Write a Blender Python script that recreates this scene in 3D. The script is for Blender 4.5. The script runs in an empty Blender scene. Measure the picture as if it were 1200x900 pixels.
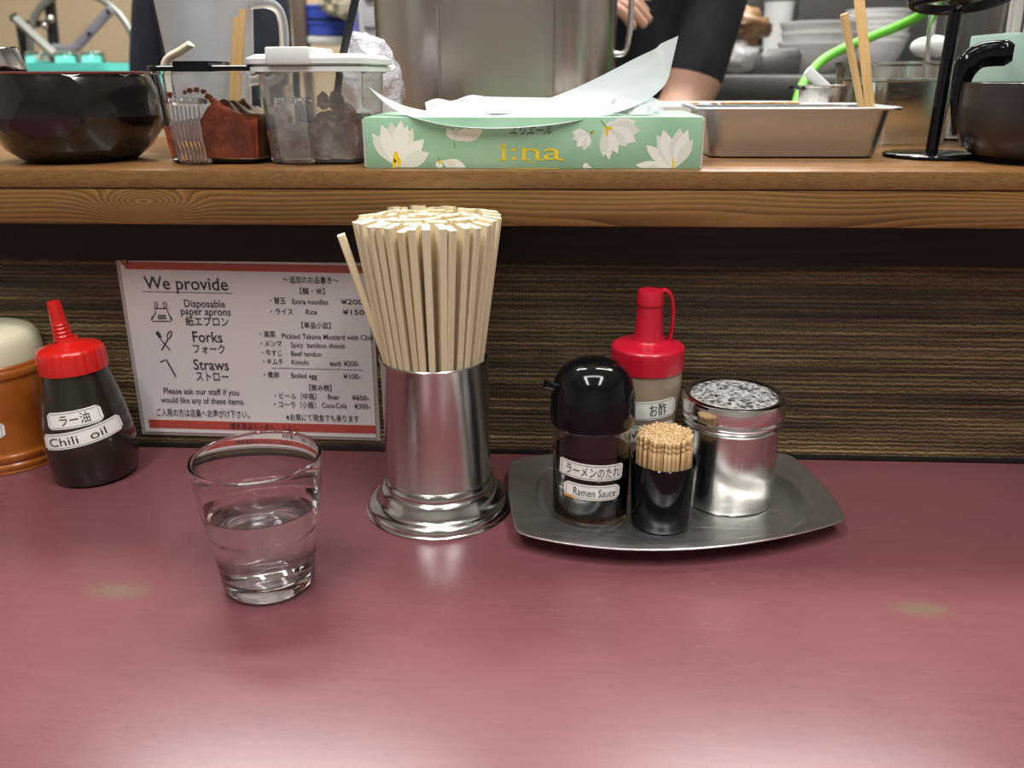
import bpy, bmesh, math, random
from mathutils import Vector, Matrix, noise
SC = bpy.context.scene
COL = SC.collection
PI = math.pi
random.seed(7)

# ------------------------------------------------------------ camera, world, lights, exposure
EYE = Vector((0, 0, .30))
PITCH, YAW, ROLL, FPX = math.radians(20), math.radians(3.2), math.radians(-.24), 1000.0
FWD = Vector((-math.sin(YAW)*math.cos(PITCH), math.cos(YAW)*math.cos(PITCH), -math.sin(PITCH)))
_r = Vector((math.cos(YAW), math.sin(YAW), 0)); _u = _r.cross(FWD)
RGT = _r*math.cos(ROLL) + _u*math.sin(ROLL)
UPV = -_r*math.sin(ROLL) + _u*math.cos(ROLL)
cd = bpy.data.cameras.new('camera'); cam = bpy.data.objects.new('camera', cd); COL.objects.link(cam)
cam.matrix_world = Matrix(((RGT.x, UPV.x, -FWD.x, EYE.x), (RGT.y, UPV.y, -FWD.y, EYE.y), (RGT.z, UPV.z, -FWD.z, EYE.z), (0, 0, 0, 1)))
cd.sensor_width = 36; cd.lens = 30; cd.clip_start = .02
cd.dof.use_dof = True; cd.dof.focus_distance = .60; cd.dof.aperture_fstop = 8.0
SC.camera = cam
SC.view_settings.view_transform = 'Standard'; SC.view_settings.look = 'None'
SC.view_settings.exposure = 0.0; SC.view_settings.gamma = 1; SC.view_settings.use_curve_mapping = False
wd = bpy.data.worlds.new('world'); SC.world = wd; wd.use_nodes = True
wd.node_tree.nodes['Background'].inputs[0].default_value = (.95, .97, 1, 1)
wd.node_tree.nodes['Background'].inputs[1].default_value = .2
def area(name, loc, size, energy, aim=(0, 0, -1), color=(1, .98, .945)):
    l = bpy.data.lights.new(name, 'AREA'); l.shape = 'RECTANGLE'; l.size, l.size_y = size; l.energy = energy; l.color = color; l.cycles.is_caustics_light = True
    o = bpy.data.objects.new(name, l); COL.objects.link(o); o.location = loc
    o.rotation_euler = Vector(aim).to_track_quat('-Z', 'Y').to_euler(); return o
area('kitchen_lamp', (.62, 1.50, 1.70), (.9, .28), 33)
area('kitchen_lamp', (-.72, 1.45, 1.70), (.9, .28), 33)
area('kitchen_lamp', (.1, 2.5, 1.70), (1.6, .3), 40)
area('counter_lamp', (-.55, -.35, 1.70), (.16, 1.2), 20)
area('counter_lamp', (.55, -.35, 1.70), (.16, 1.2), 20)
area('counter_lamp', (0, .25, 1.70), (1.2, .16), 12)

def at(px, py, Y):        # the point at distance Y seen at this pixel
    d = FWD + RGT*((px-600)/FPX) - UPV*((py-450)/FPX)
    return EYE + d*(Y/d.y)
def on(px, py, z=0.0):    # the point at height z seen at this pixel
    d = FWD + RGT*((px-600)/FPX) - UPV*((py-450)/FPX)
    return EYE + d*((z-EYE.z)/d.z)

# ------------------------------------------------------------ materials
def mat(name, col=(.5, .5, .5), rough=.5, metal=0, trans=0, ior=1.45, coat=0, sss=0, spec=.5, alpha=1):
    m = bpy.data.materials.new(name); m.use_nodes = True
    b = m.node_tree.nodes['Principled BSDF']
    b.inputs['Base Color'].default_value = (*col, 1); b.inputs['Roughness'].default_value = rough
    b.inputs['Metallic'].default_value = metal; b.inputs['Transmission Weight'].default_value = trans
    b.inputs['IOR'].default_value = ior; b.inputs['Coat Weight'].default_value = coat
    b.inputs['Specular IOR Level'].default_value = spec; b.inputs['Alpha'].default_value = alpha
    if sss:
        b.inputs['Subsurface Weight'].default_value = sss; b.inputs['Subsurface Scale'].default_value = .01
    return m
class N:                   # small node helper
    def __init__(s, m): s.m = m; s.t = m.node_tree; s.b = s.t.nodes['Principled BSDF']
    def n(s, typ, **kw):
        x = s.t.nodes.new(typ)
        for k, v in kw.items(): setattr(x, k, v)
        return x
    def l(s, a, b): s.t.links.new(a, b)
    def coord(s, scale=(1, 1, 1), loc=(0, 0, 0), rot=(0, 0, 0)):
        tc = s.n('ShaderNodeTexCoord'); mp = s.n('ShaderNodeMapping')
        mp.inputs['Scale'].default_value = scale; mp.inputs['Location'].default_value = loc; mp.inputs['Rotation'].default_value = rot
        s.l(tc.outputs['Object'], mp.inputs['Vector']); return mp.outputs['Vector']
    def noise(s, vec, scale, detail=4, rough=.5, dist=0):
        x = s.n('ShaderNodeTexNoise'); x.inputs['Scale'].default_value = scale; x.inputs['Detail'].default_value = detail
        x.inputs['Roughness'].default_value = rough; x.inputs['Distortion'].default_value = dist
        s.l(vec, x.inputs['Vector']); return x.outputs['Fac']
    def ramp(s, fac, stops):
        x = s.n('ShaderNodeValToRGB'); e = x.color_ramp.elements
        e[0].position, e[1].position = stops[0][0], stops[-1][0]
        e[0].color = (*stops[0][1], 1); e[1].color = (*stops[-1][1], 1)
        for p, c in stops[1:-1]:
            q = e.new(p); q.color = (*c, 1)
        s.l(fac, x.inputs['Fac']); return x.outputs['Color']
    def mix(s, fac, a, b, mode='MIX'):
        x = s.n('ShaderNodeMix', data_type='RGBA', blend_type=mode)
        for sock, v in ((x.inputs[0], fac), (x.inputs[6], a), (x.inputs[7], b)):
            if isinstance(v, (int, float)): sock.default_value = v
            elif isinstance(v, tuple): sock.default_value = (*v, 1)
            else: s.l(v, sock)
        return x.outputs[2]
    def math(s, op, a, b=0.0):
        x = s.n('ShaderNodeMath', operation=op)
        for sock, v in ((x.inputs[0], a), (x.inputs[1], b)):
            if isinstance(v, (int, float)): sock.default_value = v
            else: s.l(v, sock)
        return x.outputs[0]
    def mapr(s, v, a, b, c, d):
        x = s.n('ShaderNodeMapRange'); s.l(v, x.inputs[0])
        for i, k in enumerate((a, b, c, d)): x.inputs[i+1].default_value = k
        return x.outputs[0]
    def bump(s, h, strength=.2, dist=.001):
        x = s.n('ShaderNodeBump'); x.inputs['Strength'].default_value = strength; x.inputs['Distance'].default_value = dist
        s.l(h, x.inputs['Height']); s.l(x.outputs[0], s.b.inputs['Normal'])
    def set(s, name, v): s.l(v, s.b.inputs[name])

def steel(name, col=(.62, .61, .59), r0=.18, r1=.34, scale=(40, 40, 3), bump=.03):
    m = mat(name, col, .25, 1); k = N(m)
    f = k.noise(k.coord(scale), 14, 4, .6); k.set('Roughness', k.mapr(f, .3, .7, r0, r1))
    if bump: k.bump(f, bump, .0006)
    return m
M = {}
# counter: maroon melamine with faint brush marks and two worn patches
m = M['counter'] = mat('maroon_counter', (.2, .055, .065), .3, spec=.58); k = N(m)
v = k.coord(); wv = k.noise(k.coord((6, 90, 1)), 4, 5, .65, .4); big = k.noise(v, 5, 3)
base = k.mix(k.mapr(big, .3, .7, 0, 1), (.152, .050, .058), (.185, .064, .072))
base = k.mix(k.mapr(wv, .45, .75, 0, .35), base, (.25, .095, .105))
tc = k.n('ShaderNodeTexCoord'); worn = None
for (cx, cy, sx, sy) in ((*on(140, 692)[:2], .026, .011), (*on(1080, 713)[:2], .022, .010)):
    mp = k.n('ShaderNodeMapping'); mp.vector_type = 'POINT'
    mp.inputs['Location'].default_value = (-cx/sx, -cy/sy, 0); mp.inputs['Scale'].default_value = (1/sx, 1/sy, 0)
    k.l(tc.outputs['Object'], mp.inputs['Vector'])
    ln = k.n('ShaderNodeVectorMath', operation='LENGTH'); k.l(mp.outputs[0], ln.inputs[0])
    d = k.math('ADD', ln.outputs['Value'], k.mapr(k.noise(v, 420, 5, .8), .3, .7, -.8, .8))
    w = k.mapr(d, .25, .95, .8, 0)
    worn = w if worn is None else k.math('MAXIMUM', worn, w)
k.set('Base Color', k.mix(worn, base, (.15, .115, .07)))
fine = k.noise(k.coord((3, 60, 1)), 30, 4, .7)
k.set('Roughness', k.mapr(k.math('ADD', fine, big), .6, 1.4, .24, .36)); k.bump(k.math('ADD', wv, k.math('MULTIPLY', fine, .4)), .05, .0006)

def wood(name, c0, c1, c2, ring=26, axis=(.55, 9, 9), rough=.35, rot=(0, 0, 0), coat=.3, dist=1.0):
    m = mat(name, c1, rough, coat=coat); k = N(m)
    v = k.coord(axis, rot=rot); n1 = k.noise(v, 2.2, 3, .5, dist)
    sw = k.math('FRACT', k.math('MULTIPLY', n1, ring)); g = k.noise(k.coord((6, 260, 260), rot=rot), 3, 3, .7)
    c = k.ramp(k.math('ADD', k.math('MULTIPLY', sw, .75), k.math('MULTIPLY', g, .3)), [(.08, c0), (.45, c1), (.95, c2)])
    k.set('Base Color', c); k.bump(g, .08, .0008); return m
m = M['shelf_front'] = mat('stained_pine_front', (.2, .09, .02), .33, coat=.3); k = N(m)
vc_ = k.coord((1, 1, 1)); sp3 = k.n('ShaderNodeSeparateXYZ'); k.l(vc_, sp3.inputs[0])
gz = k.math('ADD', k.math('MULTIPLY', sp3.outputs[2], 1.0), k.math('MULTIPLY', k.noise(k.coord((1.6, 1, 5)), 2.0, 2, .5), .020))
for (kx, kz, a_, sx_, sz_) in ((-.302, .2125, .030, .030, .0085), (.10, .194, .012, .16, .010), (.42, .224, .016, .10, .008), (-.62, .205, .03, .05, .009), (.75, .213, .03, .03, .008)):
    ex_ = k.math('ADD', k.math('POWER', k.math('DIVIDE', k.math('SUBTRACT', sp3.outputs[0], kx), sx_), 2.0), k.math('POWER', k.math('DIVIDE', k.math('SUBTRACT', sp3.outputs[2], kz), sz_), 2.0))
    gz = k.math('ADD', gz, k.math('MULTIPLY', k.math('EXPONENT', k.math('MULTIPLY', ex_, -1.0)), a_))
ln_ = k.math('FRACT', k.math('MULTIPLY', gz, 300.0)); fb_ = k.noise(k.coord((5, 200, 500)), 3, 3, .7); bl_ = k.noise(k.coord((3, 1, 20)), 2, 3, .5)
k.set('Base Color', k.ramp(k.math('ADD', k.math('MULTIPLY', ln_, .40), k.math('ADD', k.math('MULTIPLY', fb_, .25), k.math('MULTIPLY', bl_, .45))), [(.28, (.075, .032, .008)), (.50, (.165, .076, .020)), (.72, (.26, .132, .040))])); k.bump(fb_, .08, .0006)
M['shelf_strip'] = wood('stained_pine_strip', (.13, .062, .018), (.20, .098, .029), (.24, .12, .038), ring=5, axis=(20, 1, 150), rot=(0, .45, 0), dist=.2)
M['shelf_top'] = wood('stained_pine_top', (.14, .062, .022), (.24, .115, .042), (.29, .145, .056), ring=10, axis=(1.0, 12, 1), rough=.28)
M['dark_board'] = wood('dark_stained_board', (.008, .003, .003), (.015, .006, .006), (.022, .009, .008), ring=8, rough=.6, coat=0)
# woven wall panel
m = M['woven'] = mat('woven_panel', (.1, .07, .04), .6); k = N(m)
rows = k.noise(k.coord((2.2, 1, 150)), 1.6, 5, .75); band = k.noise(k.coord((1.2, 1, 34)), 1.5, 3, .6)
wx = k.n('ShaderNodeTexWave', wave_type='BANDS', bands_direction='X'); wx.inputs['Scale'].default_value = 120; wx.inputs['Distortion'].default_value = 1.2
wz = k.n('ShaderNodeTexWave', wave_type='BANDS', bands_direction='Z'); wz.inputs['Scale'].default_value = 84; wz.inputs['Distortion'].default_value = 3.2; wz.inputs['Detail Scale'].default_value = 3
cc = k.coord(); k.l(cc, wx.inputs['Vector']); k.l(cc, wz.inputs['Vector'])
f = k.math('ADD', k.math('MULTIPLY', rows, .75), k.math('MULTIPLY', band, .55))
col = k.ramp(f, [(.50, (.016, .010, .007)), (.60, (.060, .037, .018)), (.70, (.16, .105, .046)), (.84, (.42, .30, .15))])
th = k.math('MULTIPLY', wz.outputs['Fac'], k.mapr(wx.outputs['Fac'], 0, 1, .55, 1))
k.set('Base Color', k.mix(k.mapr(th, .05, .6, .60, 0), col, (.012, .008, .006))); k.bump(th, .5, .0012)

M['steel'] = steel('brushed_steel', bump=.008); M['steel_vert'] = steel('satin_steel', (.60, .59, .57), .16, .24, (60, 60, 2), .015)
M['steel_polish'] = steel('polished_steel', (.72, .72, .72), .08, .16, (3, 3, 30), 0)
M['steel_base'] = mat('spun_steel', (.66, .66, .65), .17, 1)
M['steel_dark'] = steel('worn_tray_steel', (.70, .69, .68), .27, .42, (14, 120, 5), 0)
k = N(M['steel_dark']); scr = None
for ang_, sc3 in ((.5, 1), (-.7, 2), (1.3, 3), (2.4, 4)):
    nz_ = k.noise(k.coord((6, 420, 1), rot=(0, 0, ang_), loc=(sc3, 0, 0)), 2.2, 2, .5); q_ = k.mapr(nz_, .66, .70, 0, 1); scr = q_ if scr is None else k.math('MAXIMUM', scr, q_)
k.set('Base Color', k.mix(k.math('MULTIPLY', scr, .6), (.72, .71, .70), (.97, .97, .97))); k.bump(scr, .25, -.0004)
M['steel_pot'] = steel('pot_steel', (.47, .425, .385), .20, .27, (14, 14, 2), .006)
M['steel_pan'] = steel('pan_steel', (.55, .58, .62), .26, .40, (4, 40, 40), .01)
M['steel_wall'] = steel('kitchen_steel', (.22, .22, .22), .3, .45, (3, 3, 30), .03)
M['chrome'] = mat('chrome', (.8, .8, .8), .08, 1)
m = M['powdered'] = mat('powdered_lid', (.6, .6, .6), .3, .8); k = N(m)
pf = k.noise(k.coord(), 260, 6, .75); kk = k.mapr(pf, .40, .64, 0, 1)
k.set('Base Color', k.mix(kk, (.46, .46, .45), (.74, .74, .72))); k.set('Metallic', k.mapr(kk, 0, 1, 1, 0)); k.set('Roughness', k.mapr(kk, 0, 1, .22, .8)); k.bump(pf, .6, .0015)
m = M['chop'] = mat('pale_wood', (.72, .57, .38), .6, sss=.0); k = N(m)
oi = k.n('ShaderNodeObjectInfo'); g = k.noise(k.coord((420, 420, 9)), 3, 3, .6)
c = k.mix(k.mapr(g, .3, .75, 0, 1), (.80, .69, .46), (.63, .50, .29))
k.set('Base Color', k.mix(k.mapr(oi.outputs['Random'], 0, 1, 0, .55), c, (.85, .77, .57))); k.bump(g, .1, .0005)
m = M['pick'] = mat('toothpick_wood', (.66, .45, .22), .6); k = N(m); oi = k.n('ShaderNodeObjectInfo')
k.set('Base Color', k.mix(oi.outputs['Random'], (.60, .38, .17), (.78, .58, .33)))
M['stick'] = mat('bamboo', (.62, .40, .17), .5)
M['glass'] = mat('clear_glass', (1, 1, 1), .0, trans=1, ior=1.48); M['water'] = mat('water', (1, 1, 1), 0, trans=1, ior=1.33)
M['plastic'] = mat('clear_plastic', (.98, .985, .98), .03, trans=1, ior=1.24)
M['frost'] = mat('frosted_plastic', (.92, .94, .96), .28, trans=.85, ior=1.25)
M['hazy'] = mat('hazy_plastic', (.95, .95, .95), .06, trans=.94, ior=1.22); M['ribbed'] = mat('ribbed_plastic', (.96, .955, .95), .07, trans=.93, ior=1.28)
M['red'] = mat('red_plastic', (.60, .012, .010), .28, coat=.3); M['crimson'] = mat('crimson_plastic', (.50, .008, .028), .33, coat=.2)
m = M['oil'] = mat('dark_oil', (.018, .013, .009), .22, coat=.5); k = N(m)
M['vinegar'] = mat('cloudy_vinegar', (.30, .235, .175), .3, coat=.4)
M['black'] = mat('black_plastic', (.004, .004, .005), .10, spec=.38); M['black_satin'] = mat('black_satin', (.012, .012, .013), .32)
M['lacquer'] = mat('black_lacquer', (.008, .006, .006), .16, coat=.6); M['lacquer_rim'] = mat('red_brown_rim', (.20, .06, .05), .3)
m = M['mugmat'] = mat('dark_enamel', (.028, .021, .019), .30, coat=.15)
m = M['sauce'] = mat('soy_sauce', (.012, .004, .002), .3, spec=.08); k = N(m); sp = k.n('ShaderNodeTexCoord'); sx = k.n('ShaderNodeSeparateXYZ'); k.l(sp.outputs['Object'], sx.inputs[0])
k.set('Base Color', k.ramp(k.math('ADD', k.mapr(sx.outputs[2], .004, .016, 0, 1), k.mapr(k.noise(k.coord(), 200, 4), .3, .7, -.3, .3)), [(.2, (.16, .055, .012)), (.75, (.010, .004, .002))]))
M['amber'] = mat('amber', (.75, .33, .03), .4)
M['white_label'] = mat('label_paper', (.84, .83, .80), .45); M['ink'] = mat('black_ink', (.02, .02, .022), .6); M['ink_blue'] = mat('blue_grey_ink', (.10, .11, .16), .6)
M['sheet'] = mat('laminated_paper', (.72, .69, .69), .28, coat=.25); M['sheet_film'] = mat('laminate_edge', (.42, .38, .36), .2, coat=.4)
M['redbar'] = mat('red_print', (.45, .075, .055), .35, coat=.25); M['print'] = mat('grey_print', (.045, .038, .040), .4)
M['brass'] = mat('dark_brass', (.25, .17, .07), .35, .9)
m = M['orange'] = mat('orange_brown_plastic', (.32, .085, .012), .3, coat=.25); k = N(m)
k.set('Base Color', k.mix(k.mapr(k.noise(k.coord(), 30, 4), .35, .65, 0, 1), (.27, .068, .008), (.37, .105, .016)))
M['cream'] = mat('cream_plastic', (.68, .64, .46), .3, coat=.2)
m = M['paste'] = mat('chili_miso', (.2, .03, .01), .3, coat=.3); k = N(m)
pn = k.noise(k.coord(), 70, 6, .7); k.set('Base Color', k.ramp(pn, [(.3, (.10, .010, .003)), (.5, (.21, .028, .007)), (.62, (.34, .07, .015)), (.72, (.52, .19, .07))])); k.bump(pn, .5, .003)
m = M['garlic'] = mat('dark_relish', (.1, .05, .03), .6); k = N(m)
pn = k.noise(k.coord(), 60, 6, .75); k.set('Base Color', k.ramp(pn, [(.35, (.045, .018, .010)), (.48, (.12, .050, .024)), (.60, (.30, .24, .21)), (.72, (.50, .46, .44))])); k.bump(pn, .6, .003)
M['white'] = mat('white_plastic', (.68, .70, .69), .4, coat=.1); M['spoon'] = mat('ivory_plastic', (.72, .66, .52), .35)
# tissue carton
m = M['box'] = mat('green_carton', (.30, .55, .36), .45, coat=.1); k = N(m)
k.set('Base Color', k.mix(k.mapr(k.noise(k.coord((1, 1, 1)), 18, 3), .35, .65, 0, 1), (.255, .47, .305), (.35, .575, .40)))
M['petal'] = mat('petal_print', (.80, .80, .73), .45); M['petal_shade'] = mat('petal_shade_print', (.69, .71, .62), .45); M['yellow'] = mat('yellow_print', (.80, .58, .02), .4); M['leafprint'] = mat('green_print', (.22, .34, .08), .45)
M['greyprint'] = mat('dark_grey_print', (.12, .16, .14), .45); M['flap'] = mat('carton_edge', (.60, .58, .52), .6)
m = M['tissue'] = mat('tissue_paper', (.60, .63, .655), .9); k = N(m)
tr = k.n('ShaderNodeBsdfTranslucent'); tr.inputs[0].default_value = (.60, .64, .66, 1); ms = k.n('ShaderNodeMixShader'); ms.inputs[0].default_value = .22
k.l(k.b.outputs[0], ms.inputs[1]); k.l(tr.outputs[0], ms.inputs[2]); k.l(ms.outputs[0], k.t.nodes['Material Output'].inputs[0]); k.bump(k.noise(k.coord(), 60, 5, .6), .25, .002)
# kitchen
m = M['tiles'] = mat('beige_tiles', (.55, .42, .27), .4); k = N(m)
br = k.n('ShaderNodeTexBrick'); br.offset = .5; br.inputs['Scale'].default_value = 1; br.inputs['Brick Width'].default_value = .40; br.inputs['Row Height'].default_value = .20; br.inputs['Mortar Size'].default_value = .004
for i, c in ((1, (.58, .45, .29)), (2, (.54, .42, .27)), (3, (.40, .31, .20))): br.inputs[i].default_value = (*c, 1)
k.l(k.coord((1, 1, 1), rot=(PI/2, 0, 0), loc=(.1, -.06, 0)), br.inputs['Vector']); k.set('Base Color', br.outputs['Color'])
M['wall'] = mat('plaster', (.62, .60, .57), .8); M['ceiling'] = mat('ceiling_paint', (.75, .74, .72), .9)
m = M['floor'] = mat('floor_tile', (.2, .19, .18), .5); k = N(m); k.set('Base Color', k.mix(k.noise(k.coord(), 8, 4), (.15, .14, .14), (.24, .23, .21)))
M['dark_steel'] = steel('dark_kitchen_steel', (.16, .155, .15), .28, .45, (3, 30, 30), .02)
M['navy'] = mat('navy_cloth', (.012, .017, .028), .85); M['black_cloth'] = mat('black_cloth', (.006, .007, .011), .9); M['skin'] = mat('skin', (.42, .24, .17), .5, sss=.1); M['hair'] = mat('black_hair', (.01, .008, .007), .5)
k = N(M['navy']); k.bump(k.noise(k.coord((1.5, 1.5, .6)), 9, 3, .5), .6, .03)
k = N(M['black_cloth']); k.bump(k.noise(k.coord((1.5, 1.5, .6)), 9, 3, .5), .5, .03)
M['teal'] = mat('teal_plastic', (.10, .55, .47), .35); M['sage'] = mat('sage_plastic', (.36, .52, .45), .4); M['green'] = mat('green_rubber', (.13, .50, .04), .4)
M['blue'] = mat('blue_plastic', (.045, .085, .48), .45); M['bowlwhite'] = mat('glazed_ceramic', (.58, .58, .57), .25, coat=.3); M['brownpost'] = mat('brown_paint', (.10, .07, .05), .6)
m = M['bag'] = mat('thin_plastic_bag', (.50, .50, .56), .22, coat=.4); k = N(m); k.bump(k.noise(k.coord(), 30, 5, .7, .6), .9, .01)
m = M['bagclear'] = mat('clear_bag', (.60, .58, .58), .2, trans=.35, ior=1.2, coat=.5); k = N(m); k.bump(k.noise(k.coord(), 35, 5, .7, .6), .9, .01)
m = M['bread'] = mat('brown_food', (.2, .1, .04), .5, coat=.4); k = N(m)
k.set('Base Color', k.mix(k.mapr(k.noise(k.coord(), 14, 4), .35, .65, 0, 1), (.10, .045, .018), (.36, .21, .09)))
M['towel'] = mat('beige_towel', (.56, .49, .36), .95); M['greytube'] = mat('grey_metal_tube', (.30, .31, .29), .35, .6); M['greypaint'] = mat('violet_grey_paint', (.24, .235, .27), .45)
M['straw'] = mat('translucent_straw', (.78, .74, .72), .25, trans=.5, ior=1.2); M['drawer'] = mat('grey_drawer', (.42, .42, .44), .4); M['enamel'] = mat('white_enamel', (.74, .74, .73), .3, coat=.4)
M['residue'] = mat('golden_residue', (.42, .22, .05), .5); M['reflective_tub'] = steel('tub_steel', (.55, .60, .58), .16, .28, (4, 4, 30), .02)

# ------------------------------------------------------------ mesh helpers
def tag(o, label, cat, group=None, kind=None):
    o['label'] = label; o['category'] = cat
    if group: o['group'] = group
    if kind: o['kind'] = kind
    return o
def thing(name, label, cat, loc=(0, 0, 0), rz=0, group=None):
    o = bpy.data.objects.new(name, None); COL.objects.link(o); o.empty_display_size = .02
    o.location = loc; o.rotation_euler = (0, 0, rz); return tag(o, label, cat, group)
def obj(name, bm, m, parent=None, smooth=40, label=None):
    me = bpy.data.meshes.new(name); bmesh.ops.recalc_face_normals(bm, faces=bm.faces[:]); bm.to_mesh(me); bm.free()
    for mm in (m if isinstance(m, (list, tuple)) else [m]): me.materials.append(mm)
    o = bpy.data.objects.new(name, me); COL.objects.link(o)
    if parent: o.parent = parent
    if label: o['label'] = label
    if smooth:
        a = math.cos(math.radians(smooth)); b2 = bmesh.new(); b2.from_mesh(me)
        for f in b2.faces: f.smooth = True
        for e in b2.edges:
            if len(e.link_faces) == 2 and e.link_faces[0].normal.dot(e.link_faces[1].normal) < a: e.smooth = False
        b2.to_mesh(me); b2.free()
    return o
def struct(name, bm, m):
    o = obj(name, bm, m, smooth=0); o['kind'] = 'structure'; return o
def box(bm, a, b, bev=0, mi=0, seg=2):
    r = bmesh.ops.create_cube(bm, size=1); vs = r['verts']
    c = [(a[i]+b[i])/2 for i in range(3)]; s = [abs(b[i]-a[i]) for i in range(3)]
    for v in vs: v.co = Vector((c[0]+v.co.x*s[0], c[1]+v.co.y*s[1], c[2]+v.co.z*s[2]))
    fs = set(f for v in vs for f in v.link_faces)
    for f in fs: f.material_index = mi
    if bev:
        es = set(e for f in fs for e in f.edges)
        r = bmesh.ops.bevel(bm, geom=list(es), offset=bev, segments=seg, affect='EDGES', profile=.5)
        for f in r['faces']: f.material_index = mi
def B(): return bmesh.new()
def bx(*aa, bev=0):
    bm = B()
    for a, b in zip(aa[::2], aa[1::2]): box(bm, a, b, bev)
    return bm
def lathe(bm, prof, n=48, c=(0, 0), mi=0, skew=None):   # prof: list of (r, z)
    rings = []
    for r, z in prof:
        ox, oy = (skew(z) if skew else (0, 0))
        if r < 1e-6: rings.append([bm.verts.new((c[0]+ox, c[1]+oy, z))])
        else: rings.append([bm.verts.new((c[0]+ox+r*math.cos(2*PI*i/n), c[1]+oy+r*math.sin(2*PI*i/n), z)) for i in range(n)])
    for a, b in zip(rings, rings[1:]):
        for i in range(n):
            j = (i+1) % n
            if len(a) == 1 and len(b) == 1: continue
            if len(a) == 1: f = bm.faces.new((a[0], b[i], b[j]))
            elif len(b) == 1: f = bm.faces.new((a[i], a[j], b[0]))
            else: f = bm.faces.new((a[i], a[j], b[j], b[i]))
            f.material_index = mi
    return bm
def lat(prof, **k): return lathe(B(), prof, **k)
def smoothprof(pts, n=6):     # Catmull-Rom through profile points
    out = []; P = [pts[0]]+list(pts)+[pts[-1]]
    for i in range(1, len(P)-2):
        for s in range(n):
            t = s/n; q = []
            for d in range(2):
                a, b, c, e = P[i-1][d], P[i][d], P[i+1][d], P[i+2][d]
                q.append(.5*((2*b)+(-a+c)*t+(2*a-5*b+4*c-e)*t*t+(-a+3*b-3*c+e)*t**3))
            out.append((max(q[0], 0), q[1]))
    out.append(tuple(pts[-1])); return out
def tube(bm, pts, r, n=10, cap=True, flat=1.0, up=None, mi=0):   # swept tube; r number or list; flat squashes it sideways
    pts = [Vector(p) for p in pts]; rings = []
    rr = r if isinstance(r, (list, tuple)) else [r]*len(pts)
    t0 = (pts[1]-pts[0]).normalized(); ref = Vector(up) if up else (Vector((0, 0, 1)) if abs(t0.z) < .9 else Vector((1, 0, 0)))
    x = t0.cross(ref).normalized()
    for i, p in enumerate(pts):
        t = (pts[min(i+1, len(pts)-1)]-pts[max(i-1, 0)]).normalized()
        x = (x - t*x.dot(t)).normalized(); y = t.cross(x)
        rings.append([bm.verts.new(p + x*math.cos(2*PI*j/n)*rr[i] + y*math.sin(2*PI*j/n)*rr[i]*flat) for j in range(n)])
    for a, b in zip(rings, rings[1:]):
        for j in range(n): bm.faces.new((a[j], a[(j+1) % n], b[(j+1) % n], b[j])).material_index = mi
    if cap:
        bm.faces.new(rings[0]).material_index = mi; bm.faces.new(rings[-1]).material_index = mi
    return bm
def curve_pts(pts, n=8):
    P = [Vector(p) for p in pts]; P = [P[0]]+P+[P[-1]]; out = []
    for i in range(1, len(P)-2):
        for s in range(n):
            t = s/n; a, b, c, e = P[i-1], P[i], P[i+1], P[i+2]
            out.append(.5*((2*b)+(c-a)*t+(2*a-5*b+4*c-e)*t*t+(3*b-a-3*c+e)*t**3))
    out.append(P[-1]); return out
def rrect(hx, hy, r, n=5, cx=0, cy=0, z=0):
    out = []; r = min(r, hx, hy)
    for qx, qy, a0 in ((1, 1, 0), (-1, 1, PI/2), (-1, -1, PI), (1, -1, 1.5*PI)):
        for i in range(n+1):
            a = a0 + PI/2*i/n; out.append(Vector((cx+qx*(hx-r)+r*math.cos(a), cy+qy*(hy-r)+r*math.sin(a), z)))
    return out
def loft(bm, loops, cap0=True, cap1=True, mi=0):
    rs = [[bm.verts.new(p) for p in l] for l in loops]; n = len(rs[0])
    for a, b in zip(rs, rs[1:]):
        for i in range(n): bm.faces.new((a[i], a[(i+1) % n], b[(i+1) % n], b[i])).material_index = mi
    if cap0: bm.faces.new(rs[0]).material_index = mi
    if cap1: bm.faces.new(rs[-1]).material_index = mi
    return bm
def grid(bm, fn, nu, nv, mi=0):
    vs = [[bm.verts.new(fn(i/nu, j/nv)) for j in range(nv+1)] for i in range(nu+1)]
    for i in range(nu):
        for j in range(nv): bm.faces.new((vs[i][j], vs[i+1][j], vs[i+1][j+1], vs[i][j+1])).material_index = mi
    return vs
def blob(bm, c, s, seed=0, amp=.25, freq=3.0, sub=3, mi=0, flat=None):
    r = bmesh.ops.create_icosphere(bm, subdivisions=sub, radius=1)
    for v in r['verts']:
        d = v.co.normalized(); k = 1 + amp*noise.noise(d*freq+Vector((seed*3.7, seed*1.3, seed)))
        k += amp*.4*noise.noise(d*freq*2.7+Vector((seed, 5, seed)))
        z = d.z*s[2]*k
        if flat is not None: z = max(z, flat)
        v.co = Vector((c[0]+d.x*s[0]*k, c[1]+d.y*s[1]*k, c[2]+z))
    for v in r['verts']:
        for f in v.link_faces: f.material_index = mi
    return bm
def textmesh(body, bold=0.0):   # list of vertices (2D) and faces
    cu = bpy.data.curves.new('lettering', 'FONT'); cu.body = body; cu.resolution_u = 3; cu.offset = bold
    o = bpy.data.objects.new('lettering', cu); COL.objects.link(o)
    dg = bpy.context.evaluated_depsgraph_get(); dg.update()
    me = bpy.data.meshes.new_from_object(o.evaluated_get(dg))
    V = [v.co.copy() for v in me.vertices]; Fc = [list(p.vertices) for p in me.polygons]
    bpy.data.objects.remove(o); bpy.data.curves.remove(cu); bpy.data.meshes.remove(me)
    return V, Fc
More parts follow.
